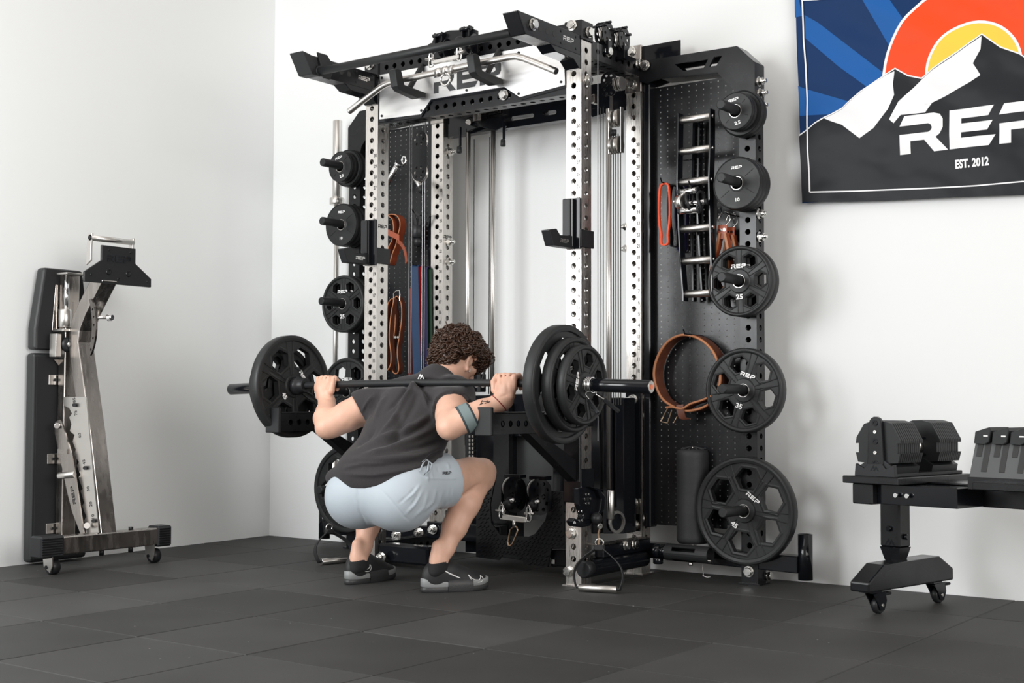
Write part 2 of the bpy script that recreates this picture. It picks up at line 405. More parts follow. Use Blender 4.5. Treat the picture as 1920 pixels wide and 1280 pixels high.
for u,v,x in((1103.5,61,.046),(1102,150,.039),(1139.5,97,.039),(1196.5,120,.039),(1215,106,.046),(1215,167,.039),(1213,232,.039),(1213,421,.039),(1213,466,.039),(1212,746,.039),(1212,780,.039),(1212,972,.039),(1440,1079,.601)): bolt(atx(u,v,x),(1,0,0),.95)
for u,v,x in((846,226,XL+h),(843,285,XL+h),(841,454,XL+h),(841,491,XL+h),(1422,153,.601),(1424,175,.601),(1424,198,.601),(1422,401,.601),(1423,444,.601)): bolt(atx(u,v,x),(1,0,0),.9,True)
for u,v in((1178,424),(1178,466)): bolt(atx(u,v,-h),(-1,0,0),.9,True)
# crossmembers -----------------------------------------------------
def beam(a, b, ax, w=.0762, r=.0128, m='black', nm='crossmember', pad=.05, hl=True, hv=None, sides=('u','v')):
    """square tube between min corner a and max corner b, holes on the faces along axis ax"""
    a,b=V(a),V(b); mb=MB(); L=b[ax]-a[ax]; c=[];p0=0; n=int((L-2*pad)/PT)+1; st=(L-(n-1)*PT)/2
    o1=[i for i in range(3) if i!=ax]
    E=[X3,Y3,Z3]
    for fa in o1:                      # face normal axis fa, across axis oa
        oa=[i for i in o1 if i!=fa][0]; wa=b[oa]-a[oa]
        cells=[];p0=0
        for k in range(n):
            q=st+PT*k; cells.append((p0,q+PT/2 if k<n-1 else q+PT/2,(wa/2,q))); p0=q+PT/2
        cells=[(0,st-PT/2,None)]+[(max(x0,st-PT/2),x1,hc) for x0,x1,hc in cells]+[(p0,L,None)]
        for sg in(0,1):
            o=a.copy(); o[fa]=b[fa] if sg else a[fa]
            nn=E[fa]*(1 if sg else -1); ea=E[oa]; eb=E[ax]
            if ea.cross(eb).dot(nn)<0: ea=-ea; o[oa]=b[oa]
            mb.panel(o,ea,eb,wa,cells,r,-nn*.006)
    e0=[a,V(a),V(a),V(a)]
    for e in(0,L):
        q=a.copy(); q[ax]+=e; d1=E[o1[0]]*(b[o1[0]]-a[o1[0]]); d2=E[o1[1]]*(b[o1[1]]-a[o1[1]]); mb.add([q,q+d1,q+d1+d2,q+d2],[(0,1,2,3)])
    return mb.build(nm,M[m],rack)
beam((XL+h,0,2.294),(-h,.0762,2.362),0)                      # front top
beam((XL+h,.004,2.062),(-h,.080,2.134),0)                    # under the sign
beam((-h,.0762,2.222),(h,YB,2.297),1)                        # right side top
beam((XL-h,.0762,2.222),(XL+h,YB,2.297),1)
beam((XL+h,YB,2.286),(-h,YB+.076,2.362),0)                   # rear top
beam((-h,.0762,.035),(h,YB,.110),1); beam((XL-h,.0762,.035),(XL+h,YB,.110),1)
# rear slotted crossbar for the cable columns
sl=lambda cx,cz,L,hh:[(cx-L/2+hh*math.cos(t)*1,cz+hh*math.sin(t)) for t in np.linspace(PI/2,3*PI/2,6)]+[(cx+L/2+hh*math.cos(t),cz+hh*math.sin(t)) for t in np.linspace(-PI/2,PI/2,6)]
def rect(x0,z0,x1,z1): return [(x0,z0),(x1,z0),(x1,z1),(x0,z1)]
ps=[at(u,v,YB+.02) for u,v in((952,233),(998,224),(1020,219),(1040,215))]
MB().prism(rect(XL+h,2.085,-h,2.23),(0,YB+.02,0),X3,Z3,(0,.05,0),holes=[sl((ps[0].x+ps[1].x)/2,2.128,ps[1].x-ps[0].x,.010),sl((ps[2].x+ps[3].x)/2,2.128,ps[3].x-ps[2].x,.010)]).build('slotted_crossbar',M['gloss'],rack)
# caps round the tops of the uprights
for x,y in((XR,0),(XL,0),(XR,YB),(XL,YB)):
    MB().box((x-h-.006,y-.008,2.285),(x+h+.006,y+.084,2.368),.003).build('top_bracket',M['black' if y==0 else 'raw'],rack)
    if y==YB: MB().box((x-h-.004,y-.005,2.155),(x+h+.004,y+.03,2.235),.002).build('joint_plate',M['raw'],rack)
MB().prism([(0,0),(.19,0),(.19,-.085),(.045,-.085),(0,-.05)],(h+.006,YB+.01,2.362),X3,Z3,(0,.006,0)).build('joint_gusset',M['gloss'],rack)
# sign ------------------------------------------------------------
SG=[(-1.088,2.294),(-.045,2.294),(-.040,2.100),(-.275,2.080),(-.36,2.137),(-.775,2.137),(-.835,2.076),(-1.088,2.084)]
sg=MB(); big=[(-1.10,2.300),(-.040,2.300),(-.038,2.090),(-.272,2.068),(-.358,2.127),(-.778,2.127),(-.838,2.064),(-1.10,2.072)]
sgf=sg.prism(big,(0,-.004,0),X3,Z3,(0,.01,0)).build('sign_backing',M['gloss'],rack)
sgn=MB().prism(SG,(0,-.009,0),X3,Z3,(0,.005,0)).build('sign_plate',M['plate_steel'],rack)
logo(MB(),(-.567,-.0095,2.209),X3,Z3,.098).build('sign_lettering',M['greyprint'],sgn)
for x,z in((-1.072,2.098),(-1.072,2.278),(-.06,2.275),(-.058,2.115),(-.28,2.095),(-.83,2.092),(-.567,2.150),(-.28,2.275)):
    MB().cyl((x,-.0095,z),(x,-.0125,z),.006,n=10).build('sign_rivet',M['black'],sgn)
# pull-up arms and bar ---------------------------------------------
def yz(mb, pts, x0, x1): return mb.prism([(p[0],p[1]) for p in pts],(x0,0,0),Y3,Z3,(x1-x0,0,0))
for x,s in((XR,1),(XL,-1)):
    a=yz(MB(),[(-.004,2.300),(-.457,2.299),(-.400,2.216),(-.004,2.216)],x-h,x+h).build('pull_up_arm',M['black'],rack,bevel=.004)
    yz(MB(),[(-.002,2.222),(-.235,2.222),(-.185,2.192),(-.055,2.190),(-.012,2.160),(-.002,2.160)],x-h+.002,x+h-.002).build('arm_gusset',M['gloss'],a,bevel=.002)
    hb=MB()
    for k in range(4):
        if s>0 and k==0: continue
        y=-.352+k*PT
        for xx,dx in((x+h,.0006),(x-h,-.0006)): hb.cyl((xx-dx,y,2.262),(xx+dx,y,2.262),.0128,n=16)
    hb.build('pin_holes',M['dark'],a,kind='stuff')
    lg=MB(); logo(lg,(x+h+.0006,-.098,2.262),Y3,Z3,.020); lg.build('arm_lettering',M['satin'],a)
    for yy in(-.15,-.04):
        for zz in(2.285,2.236):
            lg=MB().cyl((x+h,yy,zz),(x+h+.002,yy,zz),.005,n=8).build('arm_screw',M['plastic'],a)
bolt((h+.001,-.355,2.264),(1,0,0))
MB().cyl((XL+h,-.395,2.235),(-h,-.395,2.235),.0175,n=24).build('pull_up_bar',M['matte'],rack)
MB().cyl((XL+h,-.395,2.235),(XL+h+.012,-.395,2.235),.024,n=20).build('bar_flange',M['matte'],rack)
MB().prism([(-.50,2.306),(-.452,2.300),(-.39,2.214),(-.44,2.214)],(XL-h-.004,0,0),Y3,Z3,(.084,0,0)).build('arm_end_plate',M['matte'],rack,bevel=.003)
MB().prism([(-.41,2.318),(-.35,2.318),(-.30,2.27),(-.33,2.21),(-.37,2.21)],(XL+h-.002,0,0),Y3,Z3,(.01,0,0)).build('bar_bracket',M['matte'],rack,bevel=.002)
# side gussets over the pegboards ----------------------------------
for sx,x0 in((1,XR),(-1,XL)):
    G=[(.038,2.290),(.520,2.284),(.600,2.205),(.600,2.02),(.524,2.02),(.505,2.095),(.425,2.186),(.150,2.200),(.075,2.185),(.038,2.200)]
    H1=[(.218,2.250),(.385,2.250),(.362,2.214),(.262,2.214)]; H2=[(.412,2.254),(.452,2.254),(.424,2.214),(.388,2.214)]
    f=lambda P:[(x0+sx*a,b) for a,b in P]
    g=MB().prism(f(G),(0,YB-.012,0),X3,Z3,(0,.012,0),holes=[f(H1),f(H2)]).build('gusset_plate',M['black'],rack)
    gb=MB().prism(f(G),(0,YB+.077,0),X3,Z3,(0,.008,0),holes=[f(H1),f(H2)])
    for (a,b) in((1,2),(2,3),(0,1),(6,7)):
        p,q=G[a],G[b]; gb.bar((x0+sx*p[0],YB+.036,p[1]-.002),(x0+sx*q[0],YB+.036,q[1]-.002),.094,.005,up=(0,0,1) if a!=2 else (1,0,0),ch=.001)
    gb.build('gusset_box',M['black'],g)
# pegboards ---------------------------------------------------------
for sx,x0 in((1,XR),(-1,XL)):
    xa,xb=(x0+.055,x0+.524) if sx>0 else (x0-.524,x0-.055)
    mb=MB(); cw=.0338; n=int((xb-xa)/cw); cw=(xb-xa)/n
    for i in range(n):
        cells=[(.22+.0254*k,.22+.0254*(k+1),(cw/2,.22+.0254*(k+.5))) for k in range(77)]
        mb.panel((xa+cw*i,.540,0),X3,Z3,cw,cells,.0032,(0,.002,0),n=8,open_=False)
    pg=mb.build('pegboard',M['black'],rack)
    ed=MB().box((xa-.002,.530,.21),(xa+.012,.552,2.19),.001); ed.box((xb-.012,.530,.21),(xb+.002,.552,2.19),.001); ed.build('pegboard_edge',M['gloss'],rack,kind='stuff')
    MB().box((x0+sx*.041,.50,.21) if sx>0 else (x0-.075,.50,.21),(x0+.075,.56,2.2) if sx>0 else (x0-.041,.56,2.2),.004).build('pegboard_frame',M['gloss'],rack)
    fl_=[(.02,.125),(.80,.125),(.80,.075),(.02,.062)]
    MB().prism([(x0+sx*a,b) for a,b in[(.038,.143),(.775,.132),(.775,.062),(.038,.078)]],(0,YB+.004,0),X3,Z3,(0,.066,0)).build('base_arm',M['gloss'],rack,bevel=.004)
    tb=MB(); xx=x0+sx*.795
    tb.lathe([(.026,.035),(.030,.035),(.030,.222),(.026,.222),(.026,.04)],(xx,YB+.037,0),(0,0,1),24); tb.build('bar_holder_tube',M['gloss'],rack)
# weight horns ------------------------------------------------------
HZ=(1.985,1.683,1.273,.817,.315)
for x in PX:
    for z in HZ:
        mb=MB().cyl((x,YB,z),(x,.243,z),.0208,n=20,ch=.004); mb.cyl((x,.2432,z),(x,.2425,z),.003,n=8)
        mb.cyl((x,YB-.006,z),(x,YB,z),.034,n=20); mb.build('weight_horn',M['matte'],rack)
# ------------------------------------------------------------------ weight plates
HOLE=.0262
def plate(kind, ang=0.):
    """local z is the axis towards the viewer; back face at z=0"""
    R,T,wins=dict(k45=(.2245,.050,1),k35=(.178,.046,1),k25=(.149,.040,1),k10=(.112,.031,0),k5=(.098,.027,0),k2=(.081,.025,0))[kind]
    root=thing('weight_plate','plate','weight plate'); rim=R*.115 if wins else R*.07; hub=.047 if wins else .033; wz=T*.22 if wins else T*.12
    Ri=R-rim; c=.004
    b=MB(); b.lathe([(Ri,T-wz),(Ri+.003,T-.002),(R-rim*.45,T),(R-c,T-.0015),(R,T-c*1.6),(R,c*1.6),(R-c,.0015),(R-rim*.45,0),(Ri+.003,.002),(Ri,wz)],(0,0,0),(0,0,1),56)
    b.lathe([(hub+.004,T-wz),(hub,T-.002),(HOLE,T-.001),(HOLE,.001),(hub,.002),(hub+.004,wz)],(0,0,0),(0,0,1),32)
    circ=lambda r,n=56:[(r*math.cos(2*PI*i/n),r*math.sin(2*PI*i/n)) for i in range(n)]
    hw=[]; rw=(Ri+hub)/2+R*.045; hs=(Ri-hub)*.40
    def hexa(k,s):
        t=2*PI*k/6; cx,cy=rw*math.cos(t),rw*math.sin(t); er=V((math.cos(t),math.sin(t))); et=V((-er.y,er.x))
        return [tuple(V((cx,cy))+er*(s*.90*math.sin(q))+et*(s*1.04*math.cos(q))) for q in[2*PI*i/6 for i in range(6)]]
    if wins:
        hw=[hexa(k,hs*.92) for k in range(6)]
        b.prism(circ(Ri+.001),(0,0,wz),X3,Y3,(0,0,T-2*wz),holes=[circ(hub-.001,32)]+hw)
        for k in range(6):       # bevelled window surrounds and spoke ribs
            o,i=hexa(k,hs*1.2),hexa(k,hs*.92); z0,z1=T-wz+.0006,T-wz-.0
            o2=hexa(k,hs*1.08)
            vs=[(*p,T-wz+.0004) for p in o]+[(*p,T-wz+.0018) for p in o2]+[(*p,T-wz+.0004) for p in i]
            b.add(vs,[(q,(q+1)%6,6+(q+1)%6,6+q) for q in range(6)]+[(6+q,6+(q+1)%6,12+(q+1)%6,12+q) for q in range(6)])
            t=2*PI*k/6+PI/6; e=V((math.cos(t),math.sin(t),0)); n=V((-e.y,e.x,0))
            for sg in(-1,1):
                b.bar(e*(hub+.004)+n*sg*.007+V((0,0,T-wz)),e*Ri+n*sg*R*.085+V((0,0,T-wz)),.004,.006,(0,0,1),.0015)
    else:
        b.prism(circ(Ri+.001),(0,0,wz),X3,Y3,(0,0,T-2*wz),holes=[circ(hub-.001,32)])
        for t in(.6,2.55,3.75,5.7):
            e=V((math.cos(t),math.sin(t),0)); b.bar(e*(hub+.012)+V((0,0,T-wz)),e*(Ri-.012)+V((0,0,T-wz)),.003,.003,(0,0,1),.001)
    b.build('plate_body',M['urethane'],root)
    MB().lathe([(HOLE+.0022,T-.0008),(HOLE+.002,T+.001),(HOLE,T+.001),(HOLE-.0006,T-.003),(HOLE-.0008,.0),(HOLE+.0035,-.0003)],(0,0,0),(0,0,1),32).build('hub_ring',M['satin'],root,label='bright steel hub ring')
    ca,sa=1,0; ex=V((ca,sa,0)); ey=V((-sa,ca,0))
    rr=hub+(.0135 if kind in('k2','k5') else R*.085); lt=MB(); zt=T-wz+.0012; lh=.0125 if not wins else .0175
    if kind=='k10': lh,rr=.0125,hub+.030
    zt = T-wz+.0068 if wins else T-wz+.0012
    logo(lt,ey*rr*(1.06)+V((0,0,zt)),ex,ey,lh); lt.build('plate_lettering',M['white'],root)
    lt=MB(); text(lt,dict(k45='45',k35='35',k25='25',k10='10',k5='5',k2='2.5')[kind],-ey*rr*1.10+V((0,0,zt)),ex,ey,lh*1.25,1.15,.035); lt.build('plate_number',M['white'],root)
    return root,T
def put_plate(kind, o, z, ang, label, group=None):
    r,T=plate(kind,ang); r['label']=label
    if group: r['group']=group
    r.matrix_world=frame(o,z,(1,0,0) if abs(V(z).x)<.5 else (0,1,0))@Matrix.Rotation(ang,4,'Z'); return T
NAME=dict(k45='45',k35='35',k25='25',k10='10',k5='5',k2='2.5')
for x,side in((PX[0],'right'),(PX[1],'left')):
    rot=[.19,.03,.03,-.31,-.64] if side=='right' else [.22,.0,.0,-.05,.1]
    for z,stack,a in zip(HZ,(('k5','k5','k2','k2'),('k10','k10','k10'),('k25','k25'),('k35',),('k45',)),rot):
        y=YB-.007; n=len(stack)
        for i,k in enumerate(stack):
            T=dict(k45=.050,k35=.046,k25=.040,k10=.031,k5=.027,k2=.025)[k]
            zz=z-(HOLE-.0215)
            fr=i==n-1
            what={'k45':'large 45 plate with six hexagonal windows','k35':'medium large 35 plate with six hexagonal windows','k25':'mid sized 25 plate','k10':'broad solid plate marked 10','k5':'smaller solid five plate','k2':'smallest plate'}[k]
            pos='' if n==1 else (', front of its stack' if fr else (', against the post' if i==0 else (', just behind the front plate' if i==n-2 else ', second from post')))
            put_plate(k,(x,y,zz),(0,-1,0),a+(0 if fr or k=='k25' else .6),f'black {what} on the {side} storage post{pos}','plates on the storage posts')
            y-=T+.0006
# ------------------------------------------------------------------ barbell across the lifter's back
BY,BZ=-.48,.838
bL,bR=at(433,722,BY).x,at(1221,720,BY).x
BC=(bL+bR)/2
sag=lambda x: BZ-.010*((x-BC)/.75)**2
fi=.66; inL,inR=BC-fi,BC+fi
bar_=thing('barbell','black barbell loaded with plates resting across the back of the squatting man','barbell',(BC,BY,BZ))
xs=np.linspace(inL,inR,17)
MB().tube([(x,BY,sag(x)) for x in xs],.0147,16).build('shaft',M['matte'],bar_)
for a,b,s in((inL,bL,-1),(inR,bR,1)):
    za,zb=sag(a),sag(b)
    A,B=V((a,BY,za)),V((b,BY,zb)); dd=(B-A).normalized()
    mb=MB().cyl(A+dd*.03,B,.0249,n=28,ch=.002); mb.build('sleeve',M['gloss'],bar_)
    MB().lathe([(.016,-.035),(.030,-.035),(.032,-.03),(.032,0),(.040,.003),(.040,.028),(.037,.031),(0.02,.031)],A,dd,28).build('sleeve_collar',M['plastic'],bar_)
    e=MB().lathe([(.0,.0015),(.021,.0015),(.0225,0)],B,dd,24); e.build('sleeve_end_cap',M['raw'],bar_)
    M['cap_mark']=M.get('cap_mark') or mat('orange_cap_mark',(.75,.16,.05),.4)
    MB().lathe([(.0,.0022),(.010,.0022)],B,dd,20).build('cap_mark',M['cap_mark'],bar_)
    x=.034
    for i,(k,nm) in enumerate((('k45','large 45 plate, innermost'),('k35','medium 35 plate, middle one'),('k25','small 25 plate, outermost'))):
        T=dict(k45=.050,k35=.046,k25=.040)[k]
        c=A+dd*x; zz=c-V((0,0,HOLE-.0252))
        if k=='k45': pz,a0=(c,-dd) if s>0 else (c,-dd),.0
        # faces: the inner 45 shows its face inward, the others outward
        if k=='k45': put_plate(k,zz+dd*T,-dd,(-.95 if s<0 else .55),f'black {nm} on the {"right" if s>0 else "left"} end of the lifted barbell','plates on the lifted barbell')
        else: put_plate(k,zz,dd,(1.35 if k=='k25' else .2),f'black {nm} on the {"right" if s>0 else "left"} end of the lifted barbell','plates on the lifted barbell')
        x+=T+.0008
    sc=thing('spring_collar','chrome spring collar with black handles on the %s sleeve of the lifted barbell'%('right' if s>0 else 'left'),'collar',A+dd*(x+.015),'spring collars')
    N=64; e1=V((0,1,0)); e2=dd.cross(e1)
    pts=[A+dd*(x+.003+.026*i/N)+(e1*math.cos(2*PI*4*i/N)+e2*math.sin(2*PI*4*i/N))*.0284 for i in range(N+1)]
    MB().tube(pts,.0032,6).build('spring',M['chrome'],sc)
    for k,(an,ln) in enumerate(((.25,.055),(.75,.05))):
        p=A+dd*(x+.003+.026*k); 
        up=V((0,-.35 if k==0 else .5,-1)).normalized()
        q=p+up*.028; r_=q+up*.03+dd*(.02+.012*k); t_=r_+up*.05+dd*.05+V((0,.0,-.0))
        MB().tube([q,q+up*.012,r_],.0032,6).build('spring_tail',M['chrome'],sc)
        MB().bar(r_-dd*.004,t_,.016,.010,(0,1,0),.003).build('handle_grip',M['plastic'],sc)
# ------------------------------------------------------------------ spotter arms and cups on the uprights
for x0,side,dz in((XR,'right',0),(XL,'left',-.006)):
    t=thing('spotter_arm','black spotter arm with square end plate on the %s front upright'%side,'safety arm',(x0,0,.60),'spotter arms'); t.location.z+=0
    a=MB(); cells=[]
    b0=MB(); y0,y1,z0,z1=-.605,-.013,.638+dz,.716+dz
    L=y1-y0; n=9; st=.06
    for xx,sg in((x0+h,1),(x0-h,-1)):
        cells=[(0,st-PT/2,None)]+[(st+PT*k-PT/2,st+PT*k+PT/2,((z1-z0)/2,st+PT*k)) for k in range(n)]+[(st+PT*n-PT/2,L,None)]
        # across z, along y ; normal must be sg*x
        if sg>0: b0.panel((xx,y0,z1),-Z3,Y3,z1-z0,cells,.0128,(-.006,0,0))
        else: b0.panel((xx,y0,z0),Z3,Y3,z1-z0,cells,.0128,(.006,0,0))
    b0.add([(x0-h,y0,z1),(x0+h,y0,z1),(x0+h,y1,z1),(x0-h,y1,z1)],[(0,1,2,3)]); b0.add([(x0-h,y0,z0),(x0+h,y0,z0),(x0+h,y1,z0),(x0-h,y1,z0)],[(3,2,1,0)])
    b0.build('arm_tube',M['black'],t)
    MB().box((x0-h+.002,y0+.01,z1),(x0+h-.002,y1-.01,z1+.006),.002).build('top_pad',M['plastic'],t)
    MB().box((x0-h-.001,-.622,.633+dz),(x0+h+.002,-.604,.741+dz),.003).build('end_plate',M['matte'],t)
    MB().prism([(-.36,.640+dz),(-.28,.640+dz),(-.014,.520+dz),(-.014,.432+dz)],(x0-.024,0,0),Y3,Z3,(.048,0,0)).build('brace',M['black'],t,bevel=.003)
    MB().box((x0-h-.002,-.014,.43+dz),(x0+h+.002,-.0015,.735+dz),.002).build('mount_plate',M['black'],t)
    MB().box((x0+h+.0015,-.012,.66+dz),(x0+h+.009,.08,.73+dz),.002).build('side_bracket',M['black'],t)
for x0,side in((XR,'right'),(XL,'left')):
    t=thing('j_cup','black padded bar cup with upturned lip on the %s front upright'%side,'bar holder',(x0,0,1.45),'bar cups')
    MB().box((x0-.036,-.034,1.452),(x0+.002,-.012,1.612),.004).build('back_pad',M['plastic'],t)
    MB().box((x0-.030,-.013,1.40),(x0+.038,-.0015,1.615),.002).build('back_plate',M['gloss'],t)
    MB().box((x0+.006,-.03,1.41),(x0+.014,-.012,1.61),.001).build('side_rib',M['gloss'],t)
    yz(MB(),[(-.012,1.455),(-.115,1.448),(-.142,1.472),(-.198,1.462),(-.168,1.400),(-.012,1.402)],x0-.030,x0+.012).build('lip',M['plastic'],t,bevel=.004)
    lg=MB(); logo(lg,(x0+.0126,-.085,1.427),Y3,Z3,.016); lg.build('cup_lettering',M['satin'],t)
    MB().box((x0+h+.0015,-.014,1.408),(x0+h+.008,.086,1.482),.002).build('wrap_bracket',M['plastic'],t)
# ------------------------------------------------------------------ hooks, lat bar, pulleys on the top
for u in(-.825,-.385):
    hk=MB(); w_=.040
    hk.prism([(-.006,2.150),(-.006,2.172),(-.155,2.180),(-.178,2.240),(-.205,2.243),(-.222,2.236),(-.205,2.165),(-.185,2.150),(-.06,2.136)],(u-w_/2,0,0),Y3,Z3,(w_,0,0))
    hk=hk.build('bar_hook',M['matte'],rack,bevel=.004)
    MB().bar((u+.0,-.008,2.305),(u,-.10,2.176),.022,.02,(0,1,0),.004).build('hook_strut',M['matte'],hk)
LY=-.135
lp=[at(u,v,LY) for u,v in((655,210),(668,200),(690,183),(712,166),(722,160),(732,156),(745,153),(775,147),(835,134),(900,120),(940,112),(955,108.5),(968,107.5),(982,111),(1010,122),(1043,135.5))]
for p in lp: p.z+=.004
lat=thing('lat_bar','silver angled lat pulldown bar resting in the two black hooks below the pull up bar','pulldown bar',(-.6,LY,2.2))
MB().tube(lp,.0145,14).build('bar',M['satin'],lat)
for p,q in((lp[0],lp[1]),(lp[-1],lp[-2])): MB().cyl(p,p+(p-q).normalized()*.003,.0125,n=14).build('end_cap',M['plastic'],lat)
c=at(836,133,LY); dx=(lp[9]-lp[7]).normalized()
s_=MB().lathe([(.0,-.05),(.020,-.05),(.020,-.032),(.0175,-.03),(.0175,-.01),(.021,-.008),(.021,.008),(.0175,.01),(.0175,.03),(.020,.032),(.020,.05),(0,.05)],c,dx,20).build('swivel_sleeve',M['satin'],lat)
ring=[c+V((.004,-.008,-.010))+V((math.cos(t)*.026,0,-.03+math.sin(t)*.026)) for t in np.linspace(0,2*PI,20)[:-1]]
MB().tube(ring,.005,8,closed=True).build('hanging_ring',M['zinc'],lat)
def shackle(par,p,s=1,mir=1):
    """quick link with a bow pin on a short pin"""
    m=MB(); m.tube([p+V((x*.013*s,-.002,z*.03*s)) for x,z in((-1,-.6),(-1,.6),(-.6,1),(.6,1),(1,.6),(1,-.6),(.6,-1),(-.6,-1))],.0035*s,6,closed=True); m.build('shackle',M['zinc'],par)
    MB().cyl(p+V((-.03*s*mir,-.004,.006)),p+V((.02*s*mir,-.004,.006)),.007*s,n=10).build('shackle_pin',M['satin'],par)
    MB().tube([p+V((.004+x*.008*s,-.010,.02+z*.026*s)) for x,z in((-1,-1),(-.8,.6),(0,1),(.8,.6),(1,-1))],.0022*s,6).build('bow_clip',M['chrome'],par)
pa,pb=at(809,118,LY),at(861,106,LY)
yk=thing('cable_yoke','silver linking bar with shackles joining two cables above the lat bar','cable attachment',(pa+pb)/2)
MB().bar(pa,pb,.012,.022,(0,0,1),.004).build('link_bar',M['satin'],yk)
for p,mi in((pa,1),(pb,-1)):
    shackle(yk,p+V((0,0,.012)),1,mi)
    b_=MB().lathe([(0,-.024)]+[(.024*math.cos(t),.024*math.sin(t)) for t in np.linspace(-1.4,1.4,9)]+[(0,.024)],p+V((0,.004,.066)),(0,0,1),18); b_.build('stop_ball',M['plastic'],yk)
# double pulley housing on the front top beam
hs=MB(); P=[at(u,v,.0) for u,v in((812,112),(812,82),(818,68),(845,58),(868,57),(872,50),(880,52),(898,58),(899,100))]
ph=MB().prism([(p.x,p.z) for p in P],(0,-.012,0),X3,Z3,(0,.010,0)).build('pulley_housing',M['black'],rack,bevel=.002)
for u,v,x in((822,66,0),(873,54,0)):
    p=at(u,v,-.03); MB().cyl(p+V((-.03,0,0)),p+V((.03,0,0)),.009,n=12).build('housing_pin',M['gloss'],ph)
    MB().box(p+V((-.024,-.004,-.06)),p+V((-.016,.03,.012)),.002).build('housing_ear',M['gloss'],ph)
    MB().box(p+V((.016,-.004,-.06)),p+V((.024,.03,.012)),.002).build('housing_ear',M['gloss'],ph)
def pulley(p, ax, R=.045, t=.022, par=None, m='plastic', nm='pulley'):
    mb=MB().lathe([(0,-t/2),(R,-t/2),(R,-t*.3),(R-.008,-.002),(R-.008,.002),(R,t*.3),(R,t/2),(0,t/2)],p,ax,28); return mb.build(nm,M[m],par or rack)
for u,v in((834,93),(884,84)):
    p=at(u,v,-.035); pulley(p,(1,.15,0),.040,.03,m='gloss')
    MB().lathe([(.036,.016),(.047,.016),(.047,.02),(.036,.02)],p,(1,.15,0),28).build('pulley_guard',M['gloss'],rack)
# pulley blocks over the right side beam
def cheek(p, ax, up, L, R, t=.004, hol=6):
    """black cheek plate with a ring of holes round the axle, normal ax"""
    ax,up=V(ax).normalized(),V(up).normalized(); e=up.cross(ax)
    out=[(R*math.cos(q),L/2+R*math.sin(q)) for q in np.linspace(0,PI,9)]+[(R*math.cos(q),-L/2+R*math.sin(q)) for q in np.linspace(PI,2*PI,9)]
    hs=[]
    for cy in((L/2,-L/2) if L>.03 else (0,)):
        hs+=[[(R*.58*math.cos(a)+R*.17*math.cos(q),cy+R*.58*math.sin(a)+R*.17*math.sin(q)) for q in np.linspace(0,2*PI,9)[:-1]] for a in [2*PI*k/hol for k in range(hol)]]
    return MB().prism(out,V(p)-ax*t/2,e,up,ax*t,holes=hs)
for (u,v,y) in((1133,52,.20),(1163,62,.30)):
    p=at(u,v,y)
    for dx_ in(-.02,.02):
        cheek(p+V((dx_,0,-.03)),(1,0,0),Z3,.02,.045).build('pulley_cheek',M['black'],rack)
    pulley(p+V((0,0,-.03)),(1,0,0),.036,.014,m='satin')
    for yy,zz in((-.032,.02),(.032,.015),(0,.040)):
        MB().cyl(p+V((-.035,yy,zz-.02)),p+V((.035,yy,zz-.02)),.006,n=10).build('block_pin',M['gloss'],rack)
    MB().box(p+V((-.03,-.015,-.12)),p+V((.03,.015,-.06)),.002).build('block_foot',M['gloss'],rack)
p=at(1250,95,.60)
fr=[(at(u,v,.60).x,at(u,v,.60).z) for u,v in((1222,130),(1222,87),(1270,76),(1274,80),(1274,128))]
sl2=[(at(u,v,.60).x,at(u,v,.60).z) for u,v in((1226,97),(1262,88),(1262,91),(1226,101))]
rp=MB().prism(fr,(0,.60,0),X3,Z3,(0,.012,0),holes=[sl2]).build('rear_stay_plate',M['gloss'],rack,bevel=.003)
MB().prism([(at(u,v,.594).x,at(u,v,.594).z) for u,v in((1226,125),(1226,101),(1266,93),(1268,124))],(0,.594,0),X3,Z3,(0,.005,0)).build('rear_stay_panel',M['raw'],rp)
# left column: cheek plate with two pulleys between the left uprights
CM=(XL+.0,.25)
pc=at(786,292,.25); ch=MB()
cp=cheek(pc,(0.02,-1,0),Z3,.16,.044); o=cp.build('trolley_cheek',M['black'],rack)
for dz in(.08,-.08): pulley(pc+V((-.012,.022,dz)),(0.02,-1,0),.043,.022,m='satin')
for u in(768.5,773,793,797.5): 
    a_,b_=at(u,215,.27),at(u,690,.27); b_.x=a_.x; MB().tube([a_,(a_.x,a_.y,.9)],.0022,6).build('cable',M['wire'],rack)
# right column between the right uprights
for (u,v) in((1155,222),(1155,272)):
    p=at(u,v,.28)
    for dx_ in(-.013,.013): pulley(p+V((dx_,0,0)),(1,0,0),.038,.013,m='satin')
p=at(1155,245,.28)
for dx_ in(-.03,.03): MB().box(p+V((dx_-.002,-.014,-.10)),p+V((dx_+.002,.014,.10)),.001).build('trolley_plate',M['satin'],rack)
MB().cyl(p+V((0,-.02,.0)),p+V((0,-.02,-.024)),.014,n=14).build('trolley_knob',M['plastic'],rack)
p=at(1157,158,.28)
cheek(p+V((-.03,-.02,0)),(.3,-1,0),Z3,.04,.036).build('pulley_cheek',M['black'],rack)
for dx_ in(-.0,.022): pulley(p+V((dx_,0,0)),(1,0,0),.030,.011,m='satin')
for u in(1126.5,1131): a_=at(u,205,.30); MB().tube([(a_.x,a_.y,2.06),(a_.x,a_.y,.75)],.0022,6).build('cable',M['cable'],rack)
for u in(1150,1154.5,1159,1163.5): a_=at(u,300,.28); MB().tube([(a_.x,a_.y,1.93),(a_.x,a_.y,.75)],.0024,6).build('cable',M['cable'],rack)
a_=at(1013*420/1920+900,80,-.0) ; a_=at(1121,80,.075); MB().tube([(a_.x,a_.y,2.28),(a_.x,a_.y,.6)],.0022,6).build('cable',M['wire'],rack)
